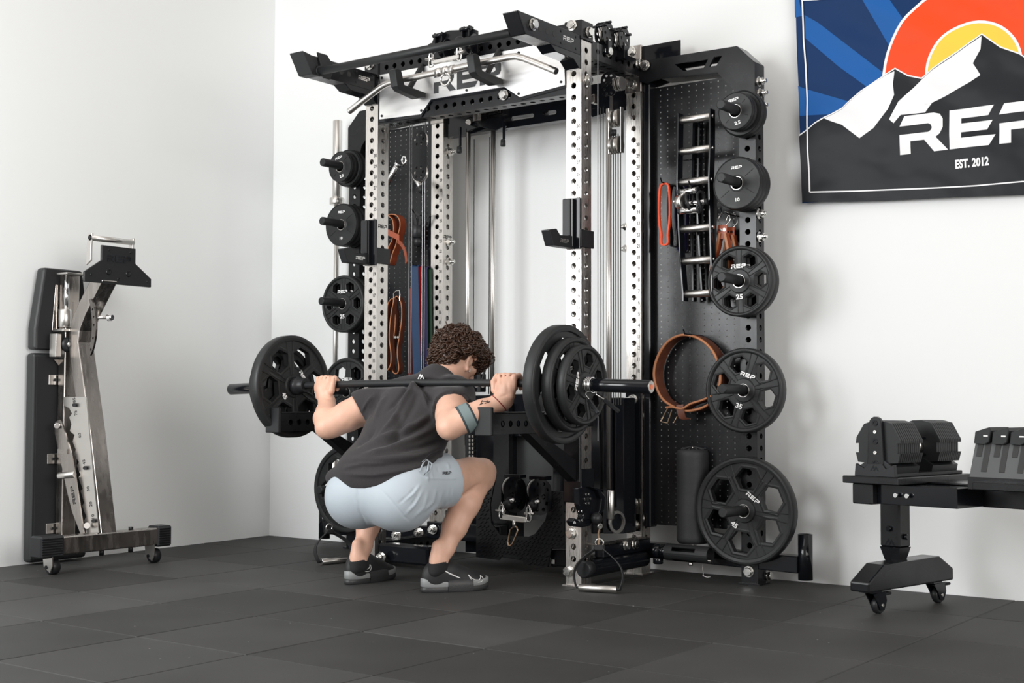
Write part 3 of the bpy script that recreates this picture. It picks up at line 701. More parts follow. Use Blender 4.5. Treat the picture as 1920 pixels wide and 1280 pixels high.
a_=at(1141.5,300,.34); MB().cyl((a_.x,a_.y,.3),(a_.x,a_.y,2.06),.0125,n=20).build('guide_rod',M['satin'],rack)
# ------------------------------------------------------------------ lower cable machinery
def px_prism(pts, y, d, name, m, par, bevel=0, holes=()):
    g=lambda P:[(at(u,v,y).x,at(u,v,y).z) for u,v in P]
    return MB().prism(g(pts),(0,y,0),X3,Z3,(0,d,0),holes=[g(q) for q in holes]).build(name,M[m],par,bevel=bevel)
# weight stack shrouds and centre panel
px_prism([(872,742),(1003,737),(1003,818),(955,818),(955,1035),(872,1035)],.44,.12,'stack_shroud','gloss',rack,.004)
px_prism([(955,800),(1037,800),(1037,975),(955,975)],.50,.01,'centre_panel','shroud',rack)
px_prism([(1037,735),(1100,735),(1100,960),(1037,960)],.44,.12,'stack_shroud','gloss',rack,.004)
px_prism([(925,755),(954,755),(954,1030),(925,1030)],.40,.03,'shroud_rail','black',rack,.003)
for u in(1108,1130,1152):
    px_prism([(u,745),(u+17,745),(u+19,1000),(u,1000)],.36 if u>1110 else .40,.10,'stack_column','gloss',rack,.004)
st=MB()
for k in range(10):
    p=at(884,818+7.4*k,.43); st.box(p+V((-.012,-.008,-.006)),p+V((-.003,0,.006)),.001); st.box(p+V((.006,-.008,-.006)),p+V((.015,0,.006)),.001)
st.build('selector_holes',M['satin'],rack,kind='stuff')
MB().box(at(870,700,.42),at(912,735,.50),.004).build('cable_guide_block',M['gloss'],rack)
for u,v in((893,722),(905,722),(882,712),(876,735)): MB().cyl(at(u,v,.415),at(u,v,.405),.011,n=12).build('guide_screw',M['chrome'],rack)
MB().tube([at(u,v,.40) for u,v in((895,660),(906,668),(910,690),(905,710),(893,722))],.006,8).build('cable_hose',M['cable'],rack)
a_=at(990,715,.45); MB().cyl(at(985,718,.46),at(1010,718,.46),.013,n=14).build('stack_stem',M['satin'],rack)
# guide rods and carriages of the two centre columns
for u in(878,925):
    p=at(u,300,.51); MB().cyl((p.x,p.y,.55),(p.x,p.y,2.12),.0125,n=20).build('guide_rod',M['satin'],rack)
for u in(889,918):
    p=at(u,300,.53); MB().tube([(p.x,p.y,.8),(p.x,p.y,2.06)],.0025,6).build('cable',M['cable'],rack)
for u in(1127,):
    p=at(u,300,.51)
top=px_prism([(873,231),(945,216),(947,236),(930,245),(900,238),(873,248)],.48,.06,'carriage_block','gloss',rack,.003)
px_prism([(861,211),(885,205),(885,213),(861,218)],.45,.05,'carriage_clamp','raw',rack,.002)
px_prism([(902,202),(928,197),(928,208),(902,213)],.45,.05,'carriage_clamp','raw',rack,.002)
px_prism([(887,214),(901,211),(901,225),(887,227)],.45,.05,'carriage_clamp','raw',rack,.002)
MB().cyl(at(878,229,.47),at(878,229,.44),.014,n=18,ch=.003).build('carriage_knob',M['zinc'],rack)
for u,v0,v1 in((863,238,275),(945,226,262)):
    a_,b_=at(u,v0,.46),at(u-4,v1,.46); b_.x=a_.x
    MB().bar(a_,b_,.013,.012,(0,1,0),.003).build('stop_lever',M['gloss'],rack)
    MB().cyl(b_+V((-.004,-.002,0)),b_+V((-.004,-.002,-.034)),.012,.013,n=12,ch=.003).build('lever_knob',M['plastic'],rack)
px_prism([(1109,204),(1134,199),(1134,212),(1109,220)],.42,.05,'carriage_block','gloss',rack,.003)
px_prism([(1134,178),(1143,178),(1143,214),(1134,214)],.36,.03,'stop_lever','gloss',rack,.002)
px_prism([(1108,178),(1114,176),(1114,192),(1108,194)],.40,.04,'carriage_clamp','raw',rack,.002)
# foot plate with tread pattern
FP=[(892,1044),(1030,1063),(1055,1045),(1059,990),(1056,925),(1033,920),(1018,960),(1010,985),(990,1003),(938,1002),(921,980),(919,940),(924,900),(905,905),(893,940)]
FP=[(892,1044),(936,1050),(939,1044),(978,1050),(984,1058),(1027,1063),(1034,1029),(1059,1029),(1058,990),(1056,921),(1034,920),(1022,975),(1003,1000),(990,1006),(938,1003),(921,980),(919,945),(930,890),(900,880),(893,940)]
fp=px_prism(FP,.28,.008,'foot_plate','black',rack,.0015)
def inside(p,poly):
    c=False;n=len(poly)
    for i in range(n):
        a,b=poly[i],poly[(i+1)%n]
        if (a[1]>p[1])!=(b[1]>p[1]) and p[0]<(b[0]-a[0])*(p[1]-a[1])/(b[1]-a[1])+a[0]: c=not c
    return c
FPW=[(at(u,v,.28).x,at(u,v,.28).z) for u,v in FP]
tr=MB()
for i in range(26):
    for j in range(30):
        x=-.72+.0225*i+(.011 if j%2 else 0); z=.02+.0185*j
        if inside((x,z),FPW) and inside((x+.012,z+.008),FPW) and inside((x-.012,z-.008),FPW):
            s=1; tr.bar((x-.009,.2795,z-.005*s),(x+.009,.2795,z+.005*s),.008,.0055,(0,0,1),.0008)
tr.build('tread_bumps',M['black'],fp,kind='stuff')
px_prism([(1031,1030),(1058,1030),(1060,1062),(1033,1062)],.30,.10,'base_block','gloss',rack,.004)
MB().box(at(1032,1056,.296),at(1040,1049,.294)).build('base_label',M['satin'],rack)
# low pulleys, balls, yoke
lowp=[]
for i,(u,v) in enumerate(((963,914),(1010,918))):
    p=at(u,v,.245); ax=V((.8,-.6,0)).normalized()
    pulley(p,ax,.050,.026,m='gloss'); MB().lathe([(.040,-.007),(.053,-.007),(.053,.007),(.040,.007)],p-ax*.004,ax,28).build('sheave',M['satin'],rack)
    for sg in(-1,1): cheek(p+ax*.022*sg+V((0,0,-.03)),ax,Z3,.06,.052,hol=6).build('pulley_cheek',M['gloss'],rack)
    MB().box(p+V((-.04,-.02,.045)),p+V((.05,.03,.062)),.002).build('pulley_top',M['gloss'],rack)
    MB().lathe([(0,-.026)]+[(.026*math.cos(t),.026*math.sin(t)) for t in np.linspace(-1.4,1.4,9)]+[(0,.026)],at((953,999)[i],(945,948)[i],.21),(0,0,1),18).build('stop_ball',M['plastic'],rack)
    MB().cyl(at((960,1007)[i],(935,938)[i],.20),at((962,1009)[i],(942,944)[i],.20),.014,n=12).build('cable_ferrule',M['chrome'],rack)
yk=thing('low_cable_yoke','silver linking bar with shackles and brass snap hook hanging at the low pulleys','cable attachment',at(966,972,.17))
pa,pb=at(942,969,.17),at(987,975,.17)
MB().bar(pa,pb,.012,.026,(0,0,1),.004).build('link_bar',M['satin'],yk)
shackle(yk,at(941,960,.17),1,1); shackle(yk,at(992,965,.17),1,-1)
MB().cyl(at(964,975,.17),at(964,989,.17),.008,n=12).build('swivel_post',M['satin'],yk)
M['brass']=mat('brass',(.62,.44,.30),.28,1)
MB().tube([at(u,v,.17) for u,v in((957,993),(955,1003),(952,1016),(953,1022),(957,1023),(961,1019),(967,1005),(971,994),(969,988),(963,987))],.0042,8,closed=True).build('snap_hook',M['brass'],yk)
# trolley at the foot of the right front upright
tx=.052
def xpoly(P,x): return [(atx(u,v,x).y,atx(u,v,x).z) for u,v in P]
H=xpoly([(1074,914),(1100,912),(1114,920),(1120,935),(1117,955),(1108,972),(1096,985),(1080,988),(1066,986),(1060,977),(1066,970),(1078,974),(1084,968),(1076,945)],tx)
th=MB().prism(H,(tx,0,0),Y3,Z3,(.028,0,0)).build('trolley_housing',M['gloss'],rack,bevel=.004)
H2=xpoly([(1100,912),(1118,916),(1128,930),(1126,955),(1114,972),(1108,972),(1117,955),(1120,935),(1114,920)],tx+.03)
MB().prism(H2,(tx+.02,0,0),Y3,Z3,(.03,0,0)).build('trolley_guard',M['gloss'],rack,bevel=.004)
mount(MB(),(tx+.029,atx(1066,980,tx).y,atx(1066,980,tx+.029).z),Y3,Z3,.015).build('trolley_mark',M['white'],th)
for u,v in((1101,935),(1088,967)):
    p=atx(u,v,tx+.029)
    for k in range(6):
        a=2*PI*k/6; MB().cyl(p+V((0,.021*math.cos(a),.021*math.sin(a))),p+V((.004,.021*math.cos(a),.021*math.sin(a))),.0055,n=8).build('trolley_rivet',M['chrome'],th)
    MB().cyl(p,p+V((.004,0,0)),.009,n=12).build('trolley_axle',M['plastic'],th)
MB().box((-h-.006,-.010,.345),(h+.006,.09,.485) ,.003).build('trolley_sleeve',M['gloss'],rack)
MB().cyl(atx(1085,905,.0),atx(1085,912,.0),.016,n=14).build('pop_pin',M['chrome'],rack)
MB().bar(atx(1112,917,.08),atx(1148,918,.08),.006,.004,(0,0,1),.001).build('handle_stay',M['gloss'],rack)
a_,b_=at(1145,919,.12),at(1146,973,.12); b_.x=a_.x; MB().cyl(a_,b_,.0155,n=20,ch=.002).build('trolley_handle',M['satin'],rack,label='silver upright trolley handle')
p=at(1152,978,.16); pulley(p,(1,-.2,0),.044,.012,m='gloss')
MB().lathe([(.036,-.005),(.047,-.005),(.047,.005),(.036,.005)],p+V((.012,0,0)),(1,-.2,0),28).build('sheave',M['satin'],rack)
MB().lathe([(0,-.026)]+[(.026*math.cos(t),.026*math.sin(t)) for t in np.linspace(-1.4,1.4,9)]+[(0,.026)],at(1118,972,.02),(0,0,1),18).build('stop_ball',M['plastic'],rack)
# black adjustment plate bolted on the right rear upright
cells=[(0,.03,None)]+[(.03+PT*k,.03+PT*(k+1),(.038,.03+PT*(k+.5))) for k in range(8)]+[(.03+PT*8,.47,None)]
MB().panel((XR-h,YB-.009,.335),X3,Z3,.0762,cells,.0128,(0,.008,0)).build('adjustment_plate',M['gloss'],rack)
px_prism([(1175,962),(1203,964),(1203,1003),(1175,999)],YB-.010,.009,'foot_joint_plate','raw',rack,.001)
# base rails and the long front roller tube
MB().tube([V((.075,-.02,.075)),V((.075,.06,.078)),V((.075,.44,.078))],.034,16).build('base_tube',M['gloss'],rack)
MB().box((h+.0,.10,.112),(h+.045,YB,.165),.004).build('base_rail',M['gloss'],rack)
MB().box((h+.0,.08,.165),(h+.05,YB-.01,.171),.002).build('base_rail_top',M['raw'],rack)
for u,v in((1173,1022),(1189,1020)): bolt(atx(u,v,h+.046),(1,0,0),.95)
MB().cyl(atx(1093,1068,.08),atx(1108,1064,.08),.036,.030,n=20,ch=.006).build('tube_cap',M['plastic'],rack)
MB().box((XL-h-.05,.06,.02),(XL-h-.0,YB,.10),.004).build('base_rail',M['gloss'],rack)
MB().box((XL+h+.0,.02,.02),(XL+h+.30,.10,.105),.010).build('base_box',M['gloss'],rack)
MB().box((XL+h+.06,.30,.11),(XL+h+.5,.36,.19),.004).build('base_rail',M['gloss'],rack)
for u,v in((687,1007),(744,1002),(786,998),(812,992)): bolt(at(u,v,.06 if u<700 else .29),(0.2,-1,0),.95,u>700)
bolt(at(716,1044,-.01),(0,-1,0),.95,True)
# holder tube for a long bar on the right base arm
lm=thing('landmine_tube','black slotted tube swivel on the base arm left of the biggest right plate','landmine',at(1290,1035,.40))
A=at(1251,1034,.40); B=at(1332,1041,.40); d_=(B-A).normalized(); mb=MB(); n=24; L=(B-A).length
e1=d_.orthogonal(); 
up=V((0,0,1)); e2=(up-d_*up.dot(d_)).normalized(); e1=d_.cross(e2); R=.036
def ringpt(t,a,r): return A+d_*t+(e1*math.cos(a)+e2*math.sin(a))*r
ts=[0,L*.18,L*.72,L]; slots={i for k in range(4) for i in(k*6+1,k*6+2)}
for r_,inv in((R,0),(R-.005,1)):
    for i in range(n):
        a0,a1=2*PI*i/n,2*PI*(i+1)/n
        for j in range(3):
            if j==1 and i in slots: continue
            q=[ringpt(ts[j],a0,r_),ringpt(ts[j],a1,r_),ringpt(ts[j+1],a1,r_),ringpt(ts[j+1],a0,r_)]
            mb.add(q if inv else q[::-1],[(0,1,2,3)])
for t in(0,L):
    vs=[ringpt(t,2*PI*i/n,R) for i in range(n)]+[ringpt(t,2*PI*i/n,R-.005) for i in range(n)]; mb.add(vs,[(i,(i+1)%n,n+(i+1)%n,n+i) for i in range(n)])
mb.build('slotted_tube',M['matte'],lm)
for a in(-PI/2-.5,-PI/2+.9): MB().cyl(ringpt(L*.02,a,R-.0072),ringpt(L*.98,a,R-.0072),.003,n=8).build('inner_strip',M['satin'],lm)
MB().lathe([(0,-.03)]+[(.03*math.cos(t),.03*math.sin(t)) for t in np.linspace(-1.4,1.4,9)]+[(0,.03)],A-d_*.045,(0,0,1),18).build('swivel_ball',M['gloss'],lm)
MB().cyl(A-d_*.045+V((0,0,-.028)),A-d_*.045+V((0,0,-.055)),.022,n=16,ch=.003).build('swivel_foot',M['gloss'],lm)
MB().cyl(A-d_*.03,A+d_*.01,.028,n=16).build('swivel_neck',M['gloss'],lm)
MB().cyl(at(1295,1054,.40),at(1295,1060,.40),.010,n=10).build('set_screw',M['satin'],lm)
ck=[at(u,v,.41) for u,v in((1318,1058),(1317,1066),(1319,1074),(1318,1079),(1326,1082),(1332,1081))]
MB().tube(ck,.0018,6).build('safety_chain',M['satin'],lm)
# ------------------------------------------------------------------ stirrup handles with straps
def stirrup(grip0,grip1,apex,name,label,fl=1,lab2=None):
    t=thing('stirrup_handle',label,'cable handle',((grip0+grip1)/2),'strap handles at the feet of the rack')
    MB().cyl(grip0,grip1,.0150,n=22,ch=.0015).build('grip',M['satin'],t)
    d=(grip1-grip0).normalized()
    for g,sg in((grip0,-1),(grip1,1)):
        p0=g+d*sg*.012; pts=[]
        side=V((0,0,1)).cross(d)
        for k in range(11):
            q=k/10; p=p0.lerp(apex+d*sg*.012,q); p=p+d*sg*.05*math.sin(PI*min(1,q*1.05))*(1-q*.5)+V((0,0,.012*math.sin(PI*q))); pts.append(p)
        pts=[g-d*sg*.01+V((0,0,0))]+pts
        nrm=(apex-grip0).cross(d).normalized()
        MB().band(pts,nrm*.024,.0035).build('strap',M['webbing'],t)
    MB().bar(apex-d*.02,apex+d*.02,.03,.022,(0,0,1),.004).build('strap_keeper',M['webbing'],t)
    rg=[apex+V((0,0,.018))+d*(.017*math.cos(a))+V((0,0,.017*math.sin(a))) for a in np.linspace(0,2*PI,17)[:-1]]
    MB().tube(rg,.0034,8,closed=True).build('ring',M['zinc'],t)
    return t
M['webbing']=mat('black_nylon_webbing',(.018,.018,.019),.75,bump=(700,.3,.001))
g0,g1=atz(1086,1101,.0155),atz(1157,1105,.0155); ap=at(1124,1026,g0.lerp(g1,.5).y+.05)
t=stirrup(g0,g1,ap,'','silver stirrup grip lying on the floor beside the foot of the right front upright')
MB().tube([at(u,v,ap.y) for u,v in((1125,990),(1122,1000),(1123,1010),(1122,1024))],.0042,8).build('snap_hook',M['brass'],t)
MB().lathe([(.006,-.004),(.011,-.004),(.011,.004),(.006,.004)],at(1125,986,ap.y),(1,-.4,0),16).build('eyelet',M['zinc'],t)
g0,g1=atz(602,1053,.0155),atz(655,1048,.0155); ap=at(607,994,g0.y+.05)
ap=at(617,996,g0.lerp(g1,.4).y+.03)
t=stirrup(g0,g1,ap,'','worn stirrup grip on black strap hanging to the floor left of the mans left shoe')
# ------------------------------------------------------------------ things hung on the pegboards
M['leather']=mat('red_brown_leather',(.30,.062,.024),.42,var=.2,scale=30,bump=(300,.2,.001))
M['leather2']=mat('brown_leather',(.115,.036,.019),.5,var=.25,scale=25,bump=(300,.2,.001))
M['edge']=mat('tan_leather_edge',(.40,.16,.07),.55)
M['orange']=mat('orange_band_rubber',(.90,.085,.018),.4)
M['blueband']=mat('blue_band_rubber',(.004,.030,.085),.42,var=.2,scale=12)
M['redband']=mat('red_band_rubber',(.62,.012,.012),.4)
M['dullred']=mat('dull_red_band_rubber',(.17,.02,.016),.5)
M['purpleband']=mat('dark_purple_band_rubber',(.024,.020,.075),.45)
M['greenband']=mat('dark_green_band_rubber',(.006,.035,.014),.45)
def loop_px(P, y, name, m, par, w=.022, t=.004, bulge=.0):
    pts=[at(u,v,y) for u,v in P]
    return MB().band(pts,(0,w,0),t,closed=True).build(name,M[m],par)
def hook(u,v,y,par=None):
    p=at(u,v,y); return MB().tube([V((p.x,.54,p.z)),V((p.x,y-.03,p.z+.002)),V((p.x,y-.04,p.z+.02))],.0032,8).build('peg_hook',M['gloss'],rack)
# orange band and the dark ones behind it
def oval(cx,cz,w,hh,y,n=28,waist=.0,tail=.0):
    pts=[]
    for i in range(n):
        a=2*PI*i/n; c,s=math.cos(a),math.sin(a)
        x=w/2*(abs(c)**.45)*(1 if c>0 else -1)*(1-waist*math.exp(-((s+.55)/.3)**2)); z=hh/2*(abs(s)**.75)*(1 if s>0 else -1)
        pts.append(V((cx+x,y,cz+z)))
    return pts
pA,pB=at(1250,345,.44),at(1247,460,.44); cz=(pA.z+pB.z)/2; hh=pA.z-pB.z
hook(1247,344,.43)
for m,dy,dx,sc,lb in(('orange',-.005,0,1.0,'bright orange loop band, in front of the dark ones, on right pegboard'),('plastic',.045,.022,1.02,'wide black loop band hung directly behind the orange one'),('purpleband',.085,.035,1.10,'dark blue loop band hung rearmost behind the orange one')):
    t=tag(MB().band(oval(pA.x+dx-.002,cz-(sc-1)*.1,.055,hh*sc,.43+dy,waist=.35),(0,.030 if m!='orange' else .012,0),.008 if m=='orange' else .005,closed=True).build('resistance_band',M[m],None),lb,'exercise band','loop bands on the right pegboard')
# multi-grip bar: two bent side plates with six rungs
mg=thing('multi_grip_bar','black multi grip bar with six silver rungs hanging upright on the right pegboard','pulldown bar',at(1305,400,.45))
rungs=[((1277,226),(1334,218)),((1276,285),(1334,277)),((1275,343),(1332,336)),((1278,430),(1334,425)),((1281,491),(1336,485)),((1286,552),(1338,548))]
SX=[];SL=[];SR=[]
for a,b in rungs:
    A,B=at(*a,.425),at(*b,.425); A.z=B.z=(A.z+B.z)/2
    MB().cyl(A,B,.0165,n=20,ch=.002).build('rung',M['satin'],mg); SL.append(A); SR.append(B)
    for q,s in((A,-1),(B,1)): MB().cyl(q,q+V((s*.012,0,0)),.009,n=10).build('rung_screw',M['chrome'],mg)
def plate_path(P,off,wid):
    """side plate: a strip of width wid (depth) following the rung ends"""
    pts=[p+V((off,0,0)) for p in P]; pts=[pts[0]+V((0,0,.03))]+pts+[pts[-1]+V((0,0,-.03))]
    return MB().band(pts,(0,wid,0),.006)
plate_path(SL,-.003,.044).build('side_plate',M['gloss'],mg); plate_path(SR,.003,.044).build('side_plate',M['gloss'],mg)
q0,q1=at(1317,225,.49),at(1298,556,.49)
for x0,x1 in((SL[0].x+.03,SL[-1].x+.0),(SL[0].x+.055,SL[-1].x+.045)):
    MB().bar((x0,.50,2.0),(x0-.012,.50,1.60),.012,.03,(0,1,0),.002).build('rear_plate',M['gloss'],mg)
    MB().bar((x0-.012,.50,1.60),(x1,.50,1.20),.012,.03,(0,1,0),.002).build('rear_plate',M['gloss'],mg)
MB().box(at(1278,300,.47),at(1335,296,.50),.001).build('cross_strip',M['gloss'],mg)
# pair of small grips hung in the middle of it
rg=thing('row_handle','chrome and black double row handle hanging in front of the multi grip bar','cable handle',at(1300,380,.38))
for (a,b,r) in(((1276,362),(1306,355),.0135),((1276,398),(1308,392),.0135),((1290,382),(1322,377),.011)):
    A,B=at(*a,.385),at(*b,.385); A.z=B.z=(A.z+B.z)/2
    MB().cyl(A,B,r,n=18,ch=.002).build('grip',M['chrome'],rg)
    MB().cyl(B,B+V((.012,0,0)),r*1.2,n=14,ch=.003).build('grip_end',M['plastic'],rg)
    MB().cyl(A-V((.010,0,0)),A,r*1.15,n=14,ch=.003).build('grip_end',M['plastic'],rg)
c=at(1278,379,.385); MB().lathe([(0,-.012),(.034,-.012),(.034,.012),(.026,.016),(0,.016)],c,(1,-.25,.0),22).build('disc',M['satin'],rg)
for u in(1293,1314):
    c=at(u,377,.385); pts=[c+V((.006*math.sin(2*a),.02*math.cos(a)*.4+.018*math.cos(a),.040*math.sin(a))) for a in np.linspace(0,2*PI,21)[:-1]]
    MB().tube(pts,.0065,8,closed=True).build('frame_ring',M['plastic'],rg)
MB().lathe([(0,-.011),(.011,0),(0,.011)],at(1265,378,.38),(1,0,0),12).build('end_ball',M['chrome'],rg)
hook(1300,350,.40)
# black long webbing straps hanging at 1335
for u,v0,v1,lb in((1337,345,520,'black webbing strap with pale print hanging behind the 10 plate on the right pegboard'),):
    a,b=at(u,v0,.44),at(u,v1,.44); b.x=a.x
    tag(MB().band([a,a.lerp(b,.3)+V((.004,0,0)),a.lerp(b,.7)-V((.003,0,0)),b],(.028,0,0),.003).build('webbing_strap',M['webbing'],None),lb,'strap')
# leather ankle straps on rings
for i,(u,v,y,lb) in enumerate(((1358,410,.47,'front red brown leather cuff strap on a ring behind the right 25 plate'),(1372,414,.505,'rear red brown leather cuff strap on a ring behind the right 25 plate'))):
    t=thing('leather_cuff',lb,'strap',at(u,v+20,y),'leather cuffs on the right pegboard')
    c=at(u,v,y); MB().tube([c+V((.028*math.cos(a),.006*math.sin(a),.030*math.sin(a))) for a in np.linspace(0,2*PI,25)[:-1]],.0028,8,closed=True).build('ring',M['zinc'],t)
    y2=y
    top=at(u-1,v+12,y2); w_=.042
    MB().band([top+V((0,-.008,-.0)),top+V((0,-.011,-.02)),top+V((-.001,-.009,-.06))],(w_,0,0),.004).build('tab',M['leather'],t)
    for dx in(-.009,.010): MB().cyl(top+V((dx,-.012,-.022)),top+V((dx,-.0155,-.022)),.0065,n=12).build('rivet',M['chrome'],t)
    for sg in(-1,1):
        P=[top+V((sg*.012,0,-.035)),top+V((sg*.026,.0,-.10)),top+V((sg*.042-.012,.0,-.17)),top+V((sg*.045-.016,0,-.24)),top+V((-.016,0,-.30))]
        MB().band(P,(0.006,.03,0),.005).build('loop',M['leather'],t); MB().band([p+V((0,-.016,0)) for p in P],(.011,0.0,0),.004).build('loop_edge',M['edge'],t)
hook(1360,400,.40)
# tan lifting belt
bl=thing('lifting_belt','tan leather lifting belt looped and hung on the right pegboard left of the 35 plate','belt',at(1290,700,.40))
BP=[(1228,705),(1231,680),(1242,655),(1258,637),(1280,628),(1303,631),(1323,642),(1339,660),(1349,685),(1352,712),(1345,740),(1330,758),(1310,767),(1288,770),(1268,764),(1246,750),(1234,730)]
def smooth(P,n=4,closed=True):
    out=[];N=len(P)
    for i in range(N if closed else N-1):
        p0,p1,p2,p3=[V(P[(i+k)%N]) if closed else V(P[max(0,min(N-1,i+k))]) for k in(-1,0,1,2)]
        for k in range(n):
            t=k/n; out.append(.5*((2*p1)+(-p0+p2)*t+(2*p0-5*p1+4*p2-p3)*t*t+(-p0+3*p1-3*p2+p3)*t*t*t))
    if not closed: out.append(V(P[-1]))
    return out
y_=.462
bp=smooth([at(u,v,y_) for u,v in BP])
MB().band([p+V((0,.028,0)) for p in bp],(0,.072,0),.010,closed=True).build('belt_strap',M['leather2'],bl)
MB().tube([p+V((0,-.008,0)) for p in bp],.0062,6,closed=True).build('belt_edge',M['edge'],bl)
tl=smooth([at(u,v,y_-.012) for u,v in((1250,764),(1262,763),(1280,766),(1296,757),(1318,750),(1336,742))],4,False)
MB().band([p+V((0,.025,0)) for p in tl],(0,.065,0),.009).build('belt_tail',M['leather2'],bl); MB().tube([p+V((0,-.008,0)) for p in tl],.005,6).build('belt_tail_edge',M['edge'],bl)
kp=at(1283,770,y_); MB().band([kp+V((-.012,-.016,.026)),kp+V((-.008,-.020,.0)),kp+V((0,-.016,-.03)),kp+V((.02,-.010,-.036))],(.034,0,.004),.004).build('belt_keeper',M['leather2'],bl)
bk=[at(u,v,y_-.02) for u,v in((1254,762),(1246,776),(1239,789),(1241,791),(1252,793),(1256,780),(1260,768))]
MB().tube(bk,.0032,8).build('buckle',M['brass'],bl); MB().tube([at(u,v,y_-.02) for u,v in((1270,780),(1264,792),(1262,792))],.003,6).build('buckle_prong',M['brass'],bl)
for k in range(6):
    p=bp[4*0+2*k-6] if 2*k-6>=0 else bp[2*k-6]
hl=MB()
for u,v in((1239,694),(1238,702),(1236.5,710),(1237,718),(1239,726)): p=at(u,v,y_+.02); hl.cyl(p,p+V((.002,0,0)),.003,n=8)
hook(1290,627,.42)
# foam roller in a black sleeve
fr_=thing('foam_roller','black fabric covered roller standing on the base arm left of the 45 plate','foam roller',at(1298,1010,.44))
A=at(1298,1013,.50); B=at(1298,838,.50); R=(at(1324,920,.50).x-at(1271,920,.50).x)/2; L=B.z-.205; A=V((B.x,.502,.146))
L=at(1298,842,.50).z-.155
mb=MB(); prof=[(0,0),(R*.9,0),(R,.012)]+[(R*(1+.006*math.sin(k*1.9)),.012+(L-.03)*k/24) for k in range(1,24)]+[(R*1.0,L-.016),(R*.93,L-.004),(R*.7,L),(.018,L+.003),(0,L+.003)]
mb.lathe(prof,V((A.x,.502,.155)),(0,0,1),40); M['sleeve']=mat('black_sleeve_fabric',(.022,.023,.025),.62,bump=(90,.25,.003)); mb.build('sleeve',M['sleeve'],fr_)
MB().cyl((A.x-.004,.502,.140),(A.x-.004,.502,.156),.02,n=12).build('foot_peg',M['satin'],fr_)
pk=MB()
for k in range(9):
    a=2*PI*k/9; pk.tube([V((A.x,.502,.155+L+.002))+V((math.cos(a)*r,math.sin(a)*r,z)) for r,z in((.012,.008),(.03,.004),(.05,-.001))],.004,6)
pk.build('gathers',M['sleeve'],fr_,kind='stuff'); MB().lathe([(0,0),(.014,0),(.015,.008),(0,.012)],(A.x,.502,.155+L+.002),(0,0,1),12).build('cord_lock',M['satin'],fr_)
# ---- left pegboard ----
YL=.46
hook(783,498,YL-.02)
for (u0,u1,ub,v0,v1,m,dy,lb) in((773,787,778,497,705,'blueband',-.02,'navy blue loop band hanging long on the left pegboard'),(787,794,784,497,705,'redband',.0,'bright red loop band hanging between the blue and purple ones'),(794,804,796,500,702,'purpleband',.015,'dark purple loop band hanging right of the red one'),(804,812,806,503,700,'greenband',.03,'dark green loop band hanging beside the left rear upright'),(770,774,769,540,700,'dullred',.03,'dull red band strip showing left of the blue band')):
    y=YL+dy; a,b=at(u0,v0,y),at(u1,v0,y); c=at(ub,v1,y); wv=V((b.x-a.x,0,0)); top=(a+b)/2
    th=.012
    pts=[top+V((0,-th*math.cos(q),-.014+.014*math.sin(q))) for q in np.linspace(0,PI,7)]
    bot=c+V((wv.x/2,0,0)); 
    loop=[V((bot.x,y-th*.6,bot.z-.2)),V((bot.x,y-th,bot.z)),V((top.x*.5+bot.x*.5,y-th,(top.z+bot.z)/2))]+pts+[V((top.x,y+th,(top.z+bot.z)/2)),V((bot.x,y+th,bot.z)),V((bot.x,y+th*.6,bot.z-.2)),V((bot.x,y,bot.z-.215))]
    tag(MB().band(loop,wv,.0035,closed=True).build('long_band',M[m],None),lb,'exercise band','long loop bands on the left pegboard')
def leather_loop(P,y,wd,name,lab,cat='strap',t=.005,edge=True,grp=None,mm='leather'):
    r=thing(name,lab,cat,at(*P[0],y),grp)
    pts=smooth([at(u,v,y) for u,v in P],4); MB().band([p+V((0,wd/2,0)) for p in pts],(0,wd,0),t,closed=True).build('loop',M[mm],r)
    if edge: MB().tube(pts,t*.62,6,closed=True).build('loop_edge',M['edge'],r)
    return r
r=leather_loop([(742,556),(749,560),(753,575),(753,600),(749,630),(745,660),(748,690),(744,700),(737,697),(733,680),(735,650),(740,620),(741,590),(738,570)],.43,.03,'leather_strap','brown stitched leather strap loop hanging lower on the left pegboard, right one',mm='leather2',grp='leather strap loops')
MB().tube([at(u,v,.42) for u,v in((738,562),(738,550),(743,545),(749,544),(750,552),(749,564))],.0028,8).build('ring',M['zinc'],r)
for u in(741,746): MB().cyl(at(u,632,.425),at(u,632,.420),.006,n=10).build('rivet',M['chrome'],r)
r=leather_loop([(732,562),(738,562),(734,585),(731,610),(730,635),(733,660),(733,680),(728,692),(724,690),(722,650),(724,600),(726,575)],.40,.03,'leather_strap','brown stitched leather strap loop hanging lower on the left pegboard, left one',mm='leather2',grp='leather strap loops')
r=leather_loop([(730,402),(742,403),(749,412),(750,425),(745,445),(742,460),(736,475),(730,495),(724,490),(728,465),(735,450),(738,430),(736,412),(730,406)],.42,.045,'leather_lifting_strap','red brown leather belt strap looped high on the left pegboard',t=.005)
MB().band(smooth([at(u,v,.40) for u,v in((720,432),(733,438),(745,444),(749,446))],3,False),(0.0,.0,.03),.005).build('wrap',M['leather'],r)
MB().band(smooth([at(u,v,.405) for u,v in((746,452),(752,457),(758,467),(761,480),(762,493))],3,False),(.018,-.01,.012),.004).build('tail',M['leather'],r)
